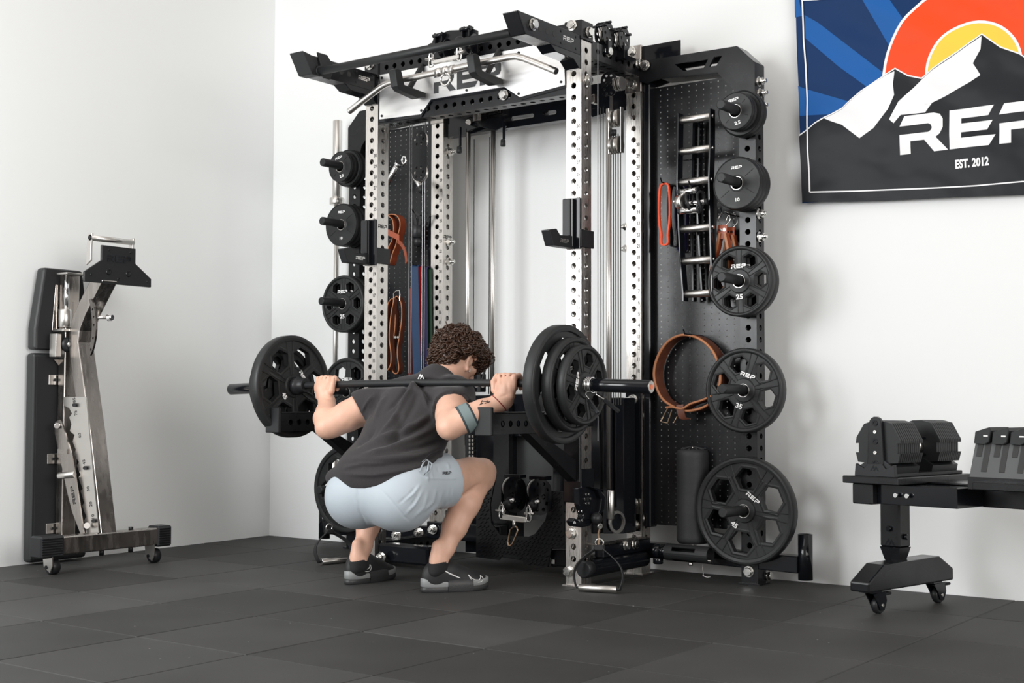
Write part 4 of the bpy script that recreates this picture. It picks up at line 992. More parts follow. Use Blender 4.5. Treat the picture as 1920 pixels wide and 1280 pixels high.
# chrome handle and black knob grips
cb=thing('cable_grip','chrome cable grip with ring end hung slanting high on the left pegboard','cable handle',at(742,318,.44))
MB().cyl(at(722,350,.44),at(746,309,.44),.0155,n=18,ch=.002).build('grip',M['chrome'],cb)
MB().cyl(at(745,311,.44),at(748,306,.44),.020,n=18,ch=.002).build('grip_collar',M['chrome'],cb)
c=at(757,300,.43); MB().tube([c+V((.013*math.cos(a),0.003,.018*math.sin(a))) for a in np.linspace(0,2*PI,17)[:-1]],.006,8,closed=True).build('ring',M['chrome'],cb)
MB().tube([at(u,v,.44) for u,v in((743,303),(748,309),(754,311),(757,310))],.004,6).build('ring_strap',M['cable'],cb)
bk_=thing('ball_grip','short chrome grip ending in a black ball, pointing down on the left pegboard','cable handle',at(792,350,.40))
MB().cyl(at(779,335,.42),at(789,350,.40),.013,n=16).build('stem',M['satin'],bk_)
MB().lathe([(0,-.024)]+[(.024*math.cos(t),.024*math.sin(t)) for t in np.linspace(-1.4,1.4,11)]+[(0,.024)],at(792,355,.40),(0,0,1),20).build('ball',M['plastic'],bk_)
hs_=thing('head_harness','black webbing harness with a wide cuff hanging in the middle of the left pegboard','harness',at(785,430,.46))
for P in(((772,392),(777,405),(780,422)),((772,392),(786,403),(806,402)),((806,402),(800,412),(795,424)),((790,402),(788,412),(786,424))):
    MB().band(smooth([at(u,v,.46) for u,v in P],3,False),(.016,0,.004),.003).build('strap',M['webbing'],hs_)
MB().lathe([(.034,-.03),(.036,-.028),(.036,.028),(.034,.03),(.033,.0),(.034,-.03)],at(783,434,.47),(0.1,0,1),20).build('cuff',M['plastic'],hs_)
MB().lathe([(0,-.03),(.02,-.026),(.028,0),(.02,.02),(0,.02)],at(784,452,.47),(0,0,1),16).build('cuff_pad',M['plastic'],hs_)
# ------------------------------------------------------------------ second barbell stored upright behind the left post
sb=thing('stored_barbell','steel barbell standing upright against the back wall behind the left storage post','barbell',(at(633,700,.60).x,.60,.06))
p=at(633,230,.60); x=p.x; zt=at(633,226,.60).z; zc=at(633,375,.60).z
MB().cyl((x,.60,zc),(x,.60,zt),.025,n=24,ch=.002).build('sleeve',M['satin'],sb)
MB().cyl((x,.60,zc-.026),(x,.60,zc+.012),.040,n=24,ch=.003).build('sleeve_collar',M['satin'],sb)
MB().cyl((x,.60,.45),(x,.60,zc),.0145,n=20).build('shaft',M['satin'],sb)
MB().cyl((x,.60,.06),(x,.60,.45),.025,n=24,ch=.002).build('sleeve',M['satin'],sb)
# ------------------------------------------------------------------ the squatting man
class Field:
    def __init__(s, lo, hi, hh):
        s.h=hh; s.lo=np.array(lo,float); s.n=np.ceil((np.array(hi)-s.lo)/hh).astype(int)+1
        s.d=np.full(s.n,.15,np.float32)
    def win(s, lo, hi):
        a=np.clip(np.floor((np.array(lo)-s.lo)/s.h).astype(int),0,s.n); b=np.clip(np.ceil((np.array(hi)-s.lo)/s.h).astype(int)+1,0,s.n)
        sl=tuple(slice(i,j) for i,j in zip(a,b))
        g=[(s.lo[k]+s.h*np.arange(a[k],b[k])).astype(np.float32) for k in range(3)]
        return sl, g[0][:,None,None],g[1][None,:,None],g[2][None,None,:]
    def put(s, sl, d, k):
        o=s.d[sl]
        if o.size==0: return
        if k>0:
            t=np.clip(.5+.5*(o-d)/k,0,1); s.d[sl]=o*(1-t)+d*t-k*t*(1-t)
        else: s.d[sl]=np.minimum(o,d)
    def cap(s, a, b, ra, rb, k=.02):
        a,b=np.array(a,float),np.array(b,float); r=max(ra,rb)+.05+k
        sl,x,y,z=s.win(np.minimum(a,b)-r,np.maximum(a,b)+r); v=b-a; L=max(v@v,1e-9)
        t=np.clip(((x-a[0])*v[0]+(y-a[1])*v[1]+(z-a[2])*v[2])/L,0,1)
        d=np.sqrt((x-a[0]-t*v[0])**2+(y-a[1]-t*v[1])**2+(z-a[2]-t*v[2])**2)-(ra+(rb-ra)*t)
        s.put(sl,d.astype(np.float32),k); return s
    def ell(s, c, r, k=.03, ax=None, cut=False):
        c=np.array(c,float); r=np.array(r,float); A=np.eye(3) if ax is None else np.array([np.array(V(q).normalized()) for q in ax])
        R=r.max()+.05+k; sl,x,y,z=s.win(c-R,c+R)
        q=[((x-c[0])*A[i][0]+(y-c[1])*A[i][1]+(z-c[2])*A[i][2]) for i in range(3)]
        k0=np.sqrt(sum((q[i]/r[i])**2 for i in range(3))); k1=np.sqrt(sum((q[i]/r[i]**2)**2 for i in range(3)))+1e-6
        d=(k0*(k0-1)/k1).astype(np.float32)
        if cut:
            o=s.d[sl]; e=-d; t=np.clip(.5-.5*(o-e)/k,0,1) if k>0 else None
            s.d[sl]=np.maximum(o,e) if k<=0 else e*t+o*(1-t)+k*t*(1-t)
        else: s.put(sl,d,k)
        return s
    def groove(s, a, b, r, k=.002):
        a,b=np.array(a,float),np.array(b,float); R=r+.03; sl,x,y,z=s.win(np.minimum(a,b)-R,np.maximum(a,b)+R); v=b-a; L=v@v
        t=np.clip(((x-a[0])*v[0]+(y-a[1])*v[1]+(z-a[2])*v[2])/L,0,1); d=np.sqrt((x-a[0]-t*v[0])**2+(y-a[1]-t*v[1])**2+(z-a[2]-t*v[2])**2)-r
        o=s.d[sl]; e=-d; t=np.clip(.5-.5*(o-e)/k,0,1); s.d[sl]=(e*t+o*(1-t)+k*t*(1-t)).astype(np.float32); return s
    def chain(s, pts, k=.02):
        for (p,r),(q,t) in zip(pts,pts[1:]): s.cap(p,q,r,t,k)
        return s
    def half(s, p, n, k=0.004):
        """keep the side that n points away from"""
        p=np.array(p); n=np.array(V(n).normalized()); sl,x,y,z=s.win(s.lo-1,s.lo+s.n*s.h+1)
        e=((x-p[0])*n[0]+(y-p[1])*n[1]+(z-p[2])*n[2]).astype(np.float32); s.d=np.maximum(s.d,e); return s
    def copy(s,off=0):
        q=object.__new__(Field); q.h,q.lo,q.n,q.d=s.h,s.lo,s.n,s.d-off; return q
    def mesh(s):
        d=s.d; n=d.shape; S=d<0
        occ=np.zeros(np.array(n)-1,np.int8)
        c=[S[i:n[0]-1+i,j:n[1]-1+j,l:n[2]-1+l] for i in(0,1) for j in(0,1) for l in(0,1)]
        cnt=sum(x.astype(np.int8) for x in c); act=(cnt>0)&(cnt<8); idx=np.argwhere(act); N=len(idx)
        idm=np.full(act.shape,-1,np.int64); idm[act]=np.arange(N)
        acc=np.zeros((N,3));w=np.zeros(N)
        I,J,K=idx.T
        for ax in range(3):
            for p in(0,1):
                for q in(0,1):
                    o=[0,0,0]; o[(ax+1)%3]=p; o[(ax+2)%3]=q; e=o[:]; e[ax]=1
                    a=d[I+o[0],J+o[1],K+o[2]]; b=d[I+e[0],J+e[1],K+e[2]]; m=(a<0)!=(b<0)
                    t=np.where(m,a/np.where(m,a-b,1),0); pt=np.tile(np.array(o,float),(N,1)); pt[:,ax]+=t
                    acc+=pt*m[:,None]; w+=m
        vs=(idx+acc/w[:,None])*s.h+s.lo
        fs=[]
        for ax in range(3):
            b_,c_=(ax+1)%3,(ax+2)%3
            sl0=[slice(1,n[k]-1) for k in range(3)]; sl0[ax]=slice(0,n[ax]-1); sl1=sl0[:]; sl1[ax]=slice(1,n[ax])
            a=S[tuple(sl0)]; b=S[tuple(sl1)]; m=np.argwhere(a!=b)
            if len(m)==0: continue
            fl=a[tuple(m.T)]
            base=m.copy(); 
            for k in range(3):
                if k!=ax: base[:,k]+=1
            def cell(db,dc):
                q=base.copy(); q[:,b_]-=db; q[:,c_]-=dc; return idm[q[:,0],q[:,1],q[:,2]]
            q=np.stack([cell(1,1),cell(0,1),cell(0,0),cell(1,0)],1)
            q[~fl]=q[~fl][:,::-1]; fs.append(q)
        return vs,np.concatenate(fs)
def relax(vs,fs,it,lam=.5):
    e=np.concatenate([fs[:,[0,1]],fs[:,[1,2]],fs[:,[2,3]],fs[:,[3,0]]]); n=len(vs)
    deg=np.bincount(e[:,0],minlength=n)+np.bincount(e[:,1],minlength=n)
    for _ in range(it):
        acc=np.zeros_like(vs)
        for k in range(3): acc[:,k]=np.bincount(e[:,0],vs[e[:,1],k],n)+np.bincount(e[:,1],vs[e[:,0],k],n)
        vs=vs+lam*(acc/deg[:,None]-vs)
    return vs
def normals(vs,fs):
    fn=np.cross(vs[fs[:,2]]-vs[fs[:,0]],vs[fs[:,3]]-vs[fs[:,1]]); nn=np.zeros_like(vs)
    for k in range(4):
        for c in range(3): nn[:,c]+=np.bincount(fs[:,k],fn[:,c],len(vs))
    return nn/(np.linalg.norm(nn,axis=1)[:,None]+1e-12)
def np_obj(name,vs,fs,m,parent,fm=None,**kw):
    og=np.array(ORG[parent]) if parent else np.zeros(3)
    me=bpy.data.meshes.new(name); me.vertices.add(len(vs)); me.vertices.foreach_set('co',(vs-og).astype(np.float32).ravel())
    me.loops.add(fs.size); me.loops.foreach_set('vertex_index',fs.astype(np.int32).ravel())
    me.polygons.add(len(fs)); me.polygons.foreach_set('loop_start',np.arange(0,fs.size,4,dtype=np.int32))
    for x in (m if isinstance(m,list) else [m]): me.materials.append(x)
    me.polygons.foreach_set('use_smooth',np.ones(len(fs),bool))
    if fm is not None: me.polygons.foreach_set('material_index',fm.astype(np.int32))
    me.update(calc_edges=True); me.validate()
    o=bpy.data.objects.new(name,me); COL.objects.link(o)
    if parent: o.parent=parent; ORG[o]=V(og)
    for k,v in kw.items(): o[k]=v
    return o
_rm=np.array([list(_r),list(_u),list(_f)])
def pix(vs):
    c=(vs-np.array(CAM))@_rm.T; return np.stack([960+F_PX*c[:,0]/c[:,2],640-F_PX*c[:,1]/c[:,2]],1)
def segd(P,L):
    """distance of pixels P to a polyline L and parameter along it"""
    best=np.full(len(P),1e9); tt=np.zeros(len(P)); n=len(L)-1
    for i in range(n):
        a,b=np.array(L[i],float),np.array(L[i+1],float); v=b-a; t=np.clip(((P-a)@v)/(v@v),0,1); d=np.linalg.norm(P-a-t[:,None]*v,axis=1)
        m=d<best; best[m]=d[m]; tt[m]=(i+t[m])/n
    return best,tt
def folds(vs,fs,F):
    """real cloth folds: ridges and grooves along lines on the side of the cloth that faces the room"""
    nn=normals(vs,fs); P=pix(vs); back=((vs-np.array(CAM))*nn).sum(1)<0; off=np.zeros(len(vs))
    for L,wd,amp in F:
        d,t=segd(P,L); off+=amp*np.exp(-(d/wd)**2)*np.clip(4*t,0.15,1)*np.clip(4*(1-t),0.15,1)
    return vs+nn*(off*back)[:,None]

M['skin']=mat('skin',(.68,.405,.295),.50,var=.07,scale=22,bump=(420,.10,.0008),sss=.15)
M['shirt']=mat('charcoal_heather_jersey',(.0265,.0235,.0255),.85,var=.22,scale=260,aniso=(1,1,.25),bump=(700,.25,.0008),sheen=.12)
M['shorts']=mat('pale_grey_blue_shorts_fabric',(.43,.485,.53),.62,bump=(900,.12,.0005),sheen=.15)
M['hair']=mat('brown_curly_hair',(.042,.018,.0085),.38,var=.6,scale=45)
M['shoe']=mat('black_knit_shoe',(.012,.012,.013),.6,bump=(700,.4,.001))
M['sole']=mat('grey_midsole',(.24,.25,.25),.5)
M['solerub']=mat('dark_rubber_sole',(.028,.028,.029),.5,bump=(160,.4,.002))
M['sock']=mat('black_sock',(.012,.012,.013),.85,bump=(500,.4,.001))
man=thing('person','man in dark tee and pale grey shorts squatting with a barbell on his back','person',(-.55,-.42,0))
LH,LW,LE,LS=at(616,721,BY),at(613,752,-.508),at(613,801,-.615),at(714,747,-.46)
RH,RW,RE,RS=at(958,722,BY),at(946,750,-.515),at(843,801,-.66),at(853,742,-.44)
LA,RA=at(674,1046,-.475),at(824,1050,-.462)
LK,RK=at(722,889,-.25),at(903,887,-.25)
LHp,RHp=at(690,908,-.64),at(764,912,-.645)
PV=at(712,918,-.655); C7=at(818,714,-.400)
n_=np.array
def limb_leg(f,Hp,K,A,s,off=0):
    d=(K-Hp); sh=(A-K); back=V((0,-1,0)); sd=V((s,0,0))
    f.chain([(Hp,.098+off),(Hp.lerp(K,.45)+V((0,0,-.004)),.088+off),(Hp.lerp(K,.85)+V((0,0,.002)),.066+off),(K+V((0,-.006,.002)),.059+off)],.03)
    if off: return
    f.cap(K+V((0,.012,.006)),K+V((0,.014,-.03)),.052,.044,.02)
    cb=K.lerp(A,.34)+V((0,-.016,0))
    f.chain([(K+V((0,-.012,-.015)),.056),(cb,.061),(K.lerp(A,.62)+V((0,-.008,0)),.048),(K.lerp(A,.86),.036),(A,.035)],.02)
    f.cap(A+V((0,-.016,.06)),A+V((0,-.030,-.03)),.020,.020,.03)
    for q in(-1,1): f.ell(A+V((q*.026,.0,-.005)),(.010,.014,.015),.012)
fb=Field((-1.08,-.92,.03),(.12,-.05,1.06),.0036)
# legs, pelvis and trunk
ft=fb
limb_leg(fb,LHp,LK,LA,-1); limb_leg(fb,RHp,RK,RA,1)
LBt,RBt=at(672,930,-.665),at(750,934,-.655)
def trunk(f,o=0):
    f.ell(LBt,(.128+o,.128+o,.125+o),.05); f.ell(RBt,(.128+o,.130+o,.125+o),.05); f.ell(PV,(.165+o,.135+o,.12+o),.05)
def torso(f,o=0):
    ax=V((.10,.24,.44)).normalized(); sd=V((1,.04,-.12)).normalized(); bk=ax.cross(sd).normalized()
    a0=PV+V((0,.02,.03)); 
    Ws=at(745,850,-.575); Ch=at(770,792,-.50)
    f.ell(Ws,(.178+o,.135+o,.15+o),.07,(sd,bk,ax)); f.ell(Ch,(.182+o,.130+o,.165+o),.07,(sd,bk,ax))
    f.ell(a0,(.172+o,.135+o,.13+o),.07,(sd,bk,ax))
    # shoulders and trapezius
    f.cap(LS.lerp(C7,.1)+V((0,-.01,0)),C7+V((0,.01,-.02)),.066+o,.062+o,.04); f.cap(RS.lerp(C7,.1)+V((0,-.01,.0)),C7+V((0,.01,-.02)),.066+o,.062+o,.04)
    f.cap(at(700,775,-.47),at(830,775,-.46),.085+o,.085+o,.04)
def delt(f,o=0):
    f.cap(LS,LS.lerp(LE,.5),.066+o,.062+o,.03); f.cap(RS,RS.lerp(RE,.5),.069+o,.064+o,.03)
trunk(fb,-.006); torso(fb,-.022); delt(fb,-.004)
fb.ell((BC-.02,BY-.022,BZ+.004),(.40,.056,.030),.016,cut=True); fb.ell((BC-.30,BY-.02,BZ+.034),(.27,.066,.055),.02,cut=True)
# arms
def arm(f,S,E,W,s):
    f.chain([(S.lerp(E,.35),.061),(S.lerp(E,.66),.058),(S.lerp(E,.9),.050),(E+V((0,0,.004)),.043)],.025)
    f.cap(E+V((0,-.010,-.006)),E+V((s*.004,-.012,-.008)),.030,.030,.02)          # elbow point
    m=E.lerp(W,.30); f.chain([(E,.044),(m+V((s*.004,0,.004)),.051),(E.lerp(W,.6),.043),(E.lerp(W,.9),.0325),(W,.031)],.02)
arm(fb,LS,LE,LW,-1); arm(fb,RS,RE,RW,1)
# hands closed on the bar
def hand(f,H,W,s):
    """s=+1: thumb towards +x"""
    by,bz=BY,sag(H.x)
    xs=[H.x-s*.036,H.x-s*.0135,H.x+s*.0095,H.x+s*.031]      # little finger ... index
    ln=[.86,.97,1.0,.95]
    for i,x in enumerate(xs):
        q=ln[i]; K=V((x,by-.027,bz+.024+.004*(q-.9)*10)); 
        f.cap(W.lerp(V((x,by-.036,bz-.045)),.75),K,.0155,.0125,.010)
        f.ell(K,(.0115,.012,.012),.006)
        P1=V((x+s*.001,by+.006*q,bz+.030)); P2=V((x+s*.002,by+.029*q,bz+.010)); P3=V((x+s*.003,by+.018,bz-.021)); 
        f.chain([(K,.0112),(P1,.0102),(P2,.0098),(P3,.0088)],.003)
    f.cap(W,V((H.x,by-.036,bz-.022)),.030,.028,.02)
    f.ell(V((H.x-s*.004,by-.034,bz-.012)),(.043,.020,.034),.012)
    tx=H.x+s*.046
    f.chain([(W.lerp(V((H.x+s*.03,by-.034,bz-.03)),.75),.019),(V((tx+s*.004,by-.036,bz-.026)),.0165)],.006)
    f.chain([(V((tx+s*.004,by-.036,bz-.026)),.0150),(V((tx+s*.012,by-.034,bz+.004)),.0128),(V((tx+s*.008,by-.018,bz+.028)),.0112)],.002)
    f.groove(V((tx-s*.0055,by-.050,bz-.020)),V((tx-s*.0035,by-.042,bz+.040)),.0052)
    for i in range(3):
        xm=(xs[i]+xs[i+1])/2; f.groove(V((xm,by-.046,bz+.024)),V((xm+s*.001,by+.006,bz+.043)),.0032); f.groove(V((xm,by+.0,bz+.046)),V((xm+s*.002,by+.043,bz+.010)),.0040)
hand(fb,LH,LW,1); hand(fb,RH,RW,-1)
# neck and head
HC=at(860,668,-.265); hu=V((.06,.66,.75)).normalized(); hf=V((.16,.72,-.66)); hf=(hf-hu*hf.dot(hu)).normalized(); hr=hf.cross(hu).normalized()
if hr.x<0: hr=-hr
hp=lambda r,u,f: HC+hr*r+hu*u+hf*f
fb.chain([(C7.lerp(HC,.12)+V((.0,.01,-.01)),.062),(C7.lerp(HC,.5)+V((0,-.0,-.012)),.062),(hp(0,-.05,-.025),.060)],.03)
fb.ell(hp(0,.018,-.012),(.077,.098,.092),.03,(hr,hu,hf))
fb.ell(hp(0,-.045,.030),(.058,.075,.062),.03,(hr,hu,hf))
fb.ell(hp(0,-.098,.060),(.026,.022,.026),.02,(hr,hu,hf))
for q in(-1,1):
    fb.cap(hp(q*.052,-.060,.0),hp(q*.02,-.100,.052),.020,.018,.02)
    fb.ell(hp(q*.045,-.03,.062),(.024,.022,.020),.015,(hr,hu,hf))
    fb.ell(hp(q*.032,.004,.088),(.017,.011,.014),.008,(hr,hu,hf),cut=True); fb.ell(hp(q*.032,.003,.077),(.013,.012,.012),.003,(hr,hu,hf))
    e=lambda u,f,r=0: hp(q*(.079+r*1.2),u*1.12-.030,f*1.12+.020)
    ring=[(.030,-.004),(.033,.012),(.022,.021),(.004,.017),(-.016,.008),(-.026,.002)]
    ring=[(.026,.008),(.034,-.006),(.024,-.022),(.004,-.024),(-.016,-.014),(-.030,.0)]
    fb.chain([(e(u,f,.006 if k in(1,2,3) else 0),.0068 if k<5 else .0085) for k,(u,f) in enumerate(ring)],.004)
    fb.ell(e(.002,-.008,-.004),(.008,.026,.018),.006,(hr,hu,hf)); fb.ell(e(.002,-.004,.010),(.008,.011,.009),.004,(hr,hu,hf),cut=True)
fb.chain([(hp(0,.010,.088),.010),(hp(0,-.030,.112),.0125)],.012); 
for q in(-1,1): fb.ell(hp(q*.011,-.036,.100),(.009,.008,.010),.006,(hr,hu,hf))
fb.cap(hp(-.022,-.066,.084),hp(.022,-.066,.084),.008,.008,.006); fb.cap(hp(-.018,-.076,.082),hp(.018,-.076,.082),.008,.008,.004)
vs,fs=fb.mesh(); vs=relax(vs,fs,2)
# muscle and tendon relief on the visible skin
vs=folds(vs,fs,[([(868,866),(890,890),(905,905)],6,-.002),([(852,942),(880,920),(906,902)],4,-.004),([(905,905),(925,895)],6,.002),([(897,930),(880,975),(858,1020)],9,.003),([(870,950),(850,1000),(832,1050)],7,-.002),
 ([(822,775),(832,800),(838,818)],6,-.002),([(808,700),(835,702),(862,706)],5,.0015),([(640,770),(652,790),(650,806)],7,-.002),([(628,704),(629,714),(629,723)],1.6,-.006),([(602,702),(603,713)],1.5,-.003),([(610,700),(611,711)],1.5,-.003),([(619,699),(620,710)],1.5,-.003),([(941,700),(939,712),(940,722)],1.6,-.005),([(606,745),(622,748)],2,-.002),([(936,744),(952,740)],2.5,-.0025),
 ([(944,712),(948,738)],3,.0012),([(955,708),(957,738)],3,.0012),([(967,708),(965,738)],3,.0012)])
vv0,ff0=vs.copy(),fs.copy()
body=np_obj('body',vs,fs,M['skin'],man)
# ------------------------------------------------------------------ t-shirt
fsx=Field((-.92,-.92,.30),(.02,-.20,.98),.0045)
torso(fsx,.004); delt(fsx,.008)
fsx.ell(at(658,895,-.66),(.105,.10,.055),.05); fsx.ell(at(722,886,-.645),(.190,.165,.13),.06); fsx.ell(at(700,880,-.69),(.13,.09,.08),.05)
fsx.chain([(C7+V((0,-.005,-.01)),.076),(C7.lerp(HC,.35)+V((0,-.0,-.012)),.070)],.03)
fsx.cap(LS.lerp(LE,.05),LS.lerp(LE,.55),.073,.071,.03); fsx.cap(RS.lerp(RE,.05),RS.lerp(RE,.55),.077,.074,.03)
full=fsx.d.copy()
dl=(LE-LS).normalized(); dr=(RE-RS).normalized()
def cutcap(f,S,E,t,R):
    """open the sleeve: remove what lies beyond t along the arm, near the arm"""
    d=(E-S); p=S.lerp(E,t); nrm=d.normalized(); sl,x,y,z=f.win(n_(p)-.30,n_(p)+.30)
    e=((x-p[0])*nrm[0]+(y-p[1])*nrm[1]+(z-p[2])*nrm[2]); q=S.lerp(E,min(1,t+.45)); v=n_(E-S); L=v@v
    tt=np.clip(((x-S[0])*v[0]+(y-S[1])*v[1]+(z-S[2])*v[2])/L,0,1); rr=np.sqrt((x-S[0]-tt*v[0])**2+(y-S[1]-tt*v[1])**2+(z-S[2]-tt*v[2])**2)
    o=f.d[sl]; f.d[sl]=np.where(rr<R,np.maximum(o,e),o)
cutcap(fsx,LS,LE,.40,.10); cutcap(fsx,RS,RE,.43,.092)
# hem: keep everything above a slanted plane at the lower back
HL,HR=at(612,903,-.72),at(800,868,-.58); hm=at(700,911,-.78)
hn=V((HR-HL)).cross(hm-HL).normalized(); hn = hn if hn.z<0 else -hn
fsx.half(hm,hn)
nk=C7.lerp(HC,.20); fsx.half(nk,(HC-C7))
for F_ in(fsx,):
    F_.ell((BC-.02,BY-.030,BZ+.004),(.62,.048,.021),.016,cut=True); F_.ell((BC-.30,BY-.025,BZ+.030),(.28,.06,.05),.02,cut=True)
vs,fs=fsx.mesh(); vs=relax(vs,fs,2)
SF=[([(778,716),(760,745),(735,790),(705,825)],5,.006),([(772,718),(750,742),(722,775)],4,-.005),([(790,720),(775,760),(745,815),(712,850)],7,-.005),([(770,722),(790,735),(805,770)],4,.005),([(785,718),(800,738),(812,757)],4,-.005),
([(812,772),(780,795),(730,815),(690,835)],6,.006),([(815,785),(770,812),(720,828)],5,-.005),([(818,800),(770,825),(715,845),(668,858)],6,.006),([(838,825),(790,838),(740,846)],5,-.005),([(840,838),(780,856),(700,862),(650,862)],6,.005),
([(830,850),(760,868),(690,876)],5,-.004),([(820,862),(770,880),(700,890),(640,888)],5,.004),([(690,790),(700,760),(715,735)],4,-.005),([(700,795),(712,765),(725,740)],4,.004),([(700,740),(688,755),(678,772)],3,.004),([(712,735),(700,752),(690,775)],3,-.004),
([(850,735),(835,745),(822,754)],3,.004),([(872,740),(850,750),(832,756)],3.5,-.004),([(885,748),(865,752),(845,758)],3,.003),([(660,840),(690,820),(705,800)],5,-.005),([(800,864),(810,852),(835,842)],4,-.005),([(806,868),(818,856),(840,848)],3,.005),
([(765,720),(770,726),(785,724)],3,.006),([(640,878),(680,870),(740,870)],4,.003),([(740,750),(750,790),(742,830)],9,-.004)]
vs=folds(vs,fs,[(L,w_*.9,a*2.4) for L,w_,a in SF]); vs=relax(vs,fs,1,.2)
shirt=np_obj('t_shirt',vs,fs,M['shirt'],man,label='dark charcoal heather tee')
p=at(790,704,C7.y-.085); 
# small mark below the collar
mk=MB(); q0=vs[np.argmin(((pix(vs)-n_([790,705]))**2).sum(1)+1e4*(((vs-n_(CAM))*normals(vs,fs)).sum(1)>0))]
nrm=V(normals(vs,fs)[np.argmin(((vs-q0)**2).sum(1))]); ex=V((0,0,1)).cross(nrm).normalized(); ey=nrm.cross(ex)
mount(mk,V(q0)+nrm*.004,ex,ey,.026); mk.build('collar_mark',M['white'],shirt)
# ------------------------------------------------------------------ shorts
fh=Field((-1.0,-.92,.15),(.0,-.12,.62),.0045)
trunk(fh,.007)
fh.chain([(LHp,.110),(LHp.lerp(LK,.5),.104),(LHp.lerp(LK,.9),.094)],.04); fh.chain([(RHp,.112),(RHp.lerp(RK,.5),.102),(RHp.lerp(RK,.9),.094)],.04)
cutcap(fh,LHp,LK,.62,.16); cutcap(fh,RHp,RK,.50,.16)
wn=-hn; fh.half(hm+wn*.045,wn)
vs,fs=fh.mesh(); vs=relax(vs,fs,2)
HF=[([(668,910),(668,935),(674,960),(690,988)],2.2,-.004),([(712,915),(735,940),(758,968),(770,978)],2,-.0022),
 ([(790,905),(775,925),(755,940)],3,.004),([(795,915),(778,945),(760,965)],3,.004),([(803,920),(795,950),(775,972)],3,.004),([(818,915),(812,940),(790,962)],3,.004),([(830,918),(822,945),(800,968)],3,.004),([(842,915),(835,945),(818,962)],2.5,.004),([(850,915),(845,940),(830,958)],2.5,.0035),
 ([(796,872),(800,890),(803,905)],3,.005),([(806,868),(808,885),(812,900)],2.5,.004),([(785,890),(800,897),(850,897),(856,898)],1.6,.0035),([(820,872),(822,885)],2.5,-.003),([(838,866),(843,880)],2.5,.003),([(783,910),(765,930),(745,945)],2.5,-.003),([(786,925),(770,950)],2.5,-.003)]
vs=folds(vs,fs,HF); 
shorts=np_obj('shorts',vs,fs,M['shorts'],man,label='pale grey blue shorts')
nn=normals(vs,fs); fr=((vs-n_(CAM))*nn).sum(1)<0
def onsurf(u,v):
    i=np.argmin(((pix(vs)-n_([u,v]))**2).sum(1)+1e6*(~fr)); return V(vs[i]),V(nn[i])
q,nr=onsurf(837,887); e1=(onsurf(846,886)[0]-onsurf(828,888)[0]).normalized(); e2=nr.cross(e1).normalized()
lg=MB(); logo(lg,q+nr*.0035,e1,e2,.0115); lg.build('shorts_lettering',M['dark'],shorts)
bw=[onsurf(u,v)[0]+onsurf(u,v)[1]*.006 for u,v in((790,868),(797,863),(803,868),(800,884),(795,892),(803,886),(808,872),(800,864),(792,872),(786,884))]
MB().tube([p for p in bw],.0035,6).build('drawstring',M['shorts'],shorts)
# ------------------------------------------------------------------ forearm band, wrist cord, tattoo
from mathutils.bvhtree import BVHTree
_bv=BVHTree.FromPolygons([tuple(v) for v in vv0],[tuple(f) for f in ff0])
def cuff(E,W,t0,t1,r,mats,name,label,slant=0):
    d=(W-E).normalized(); L=(W-E).length; e1=d.cross(V((0,0,1))).normalized(); e2=d.cross(e1)
    mb=MB(); 
    prof=[(t0,r(t0)-.002),(t0+.004/L,r(t0)+.001),(t0+(t1-t0)*.16,r(t0)+.0015),(t1-(t1-t0)*.16,r(t1)+.0015),(t1-.004/L,r(t1)+.001),(t1,r(t1)-.002)]
    n=36;vv=[]
    for t,q in prof:
        for k in range(n):
            a=2*PI*k/n; dv=e1*math.cos(a)+e2*math.sin(a); ct=E.lerp(W,t)+d*slant*math.sin(a); h_=_bv.ray_cast(ct+dv*.12,-dv); rr_=.05 if h_[0] is None else (h_[0]-ct).length; vv.append(ct+dv*(min(rr_,.066)+q))
    for j in range(5):
        mb.mi=0 if j in(0,4,1) and j!=1 or j in(3,) and False else (1 if j==2 else 0)
        mb.add(vv,[(j*n+k,j*n+(k+1)%n,(j+1)*n+(k+1)%n,(j+1)*n+k) for k in range(n)],True)
    return mb.build(name,mats,man,label=label)
M['band1']=mat('dark_teal_band_edge',(.035,.05,.055),.7); M['band2']=mat('teal_grey_woven_band',(.17,.22,.22),.8,bump=(600,.4,.001))
cuff(RE,RW,.22,.44,lambda t:.0022,[M['band1'],M['band2']],'forearm_band','teal grey woven band with dark edges')
M['cord']=mat('red_cord',(.22,.012,.014),.6)
wd=(RW-RE).normalized(); e1=wd.cross(V((0,0,1))).normalized(); e2=wd.cross(e1); wc=RE.lerp(RW,.90)
def onarm(a):
    dv=e1*math.cos(a)+e2*math.sin(a); ct=wc+wd*.012*math.sin(a); h_=_bv.ray_cast(ct+dv*.1,-dv); return ct+dv*((h_[0]-ct).length+.001 if h_[0] else .036)
MB().tube([onarm(a) for a in np.linspace(0,2*PI,37)[:-1]],.0018,6,closed=True).build('wrist_cord',M['cord'],man)
MB().tube([wc+V((.012,.0,-.034)),wc+V((.016,.0,-.05)),wc+V((.018,0,-.064))],.0018,6).build('cord_end',M['cord'],man)
vb,nb_,fb_=None,None,None
me=body.data; vv=np.empty(len(me.vertices)*3,np.float32); me.vertices.foreach_get('co',vv); vv=vv.reshape(-1,3)+n_(ORG[man]); PB=pix(vv); dep=((vv-n_(CAM))@n_(list(_f)))
def onbody(u,v):
    m=((PB-n_([u,v]))**2).sum(1)<9; return V(vv[np.where(m)[0][np.argmin(dep[m])]]) if m.any() else None
tt=MB()
for a,b in(((899,756),(906,752)),((903,749),(914,750)),((909,753),(918,750)),((901,754),(904,748)),((913,748),(917,752))):
    P0,P1=onbody(*a),onbody(*b)
    if P0 and P1: o=-_f*.0012; tt.tube([P0+o,(P0+P1)/2+o*1.2,P1+o],.0016,5)
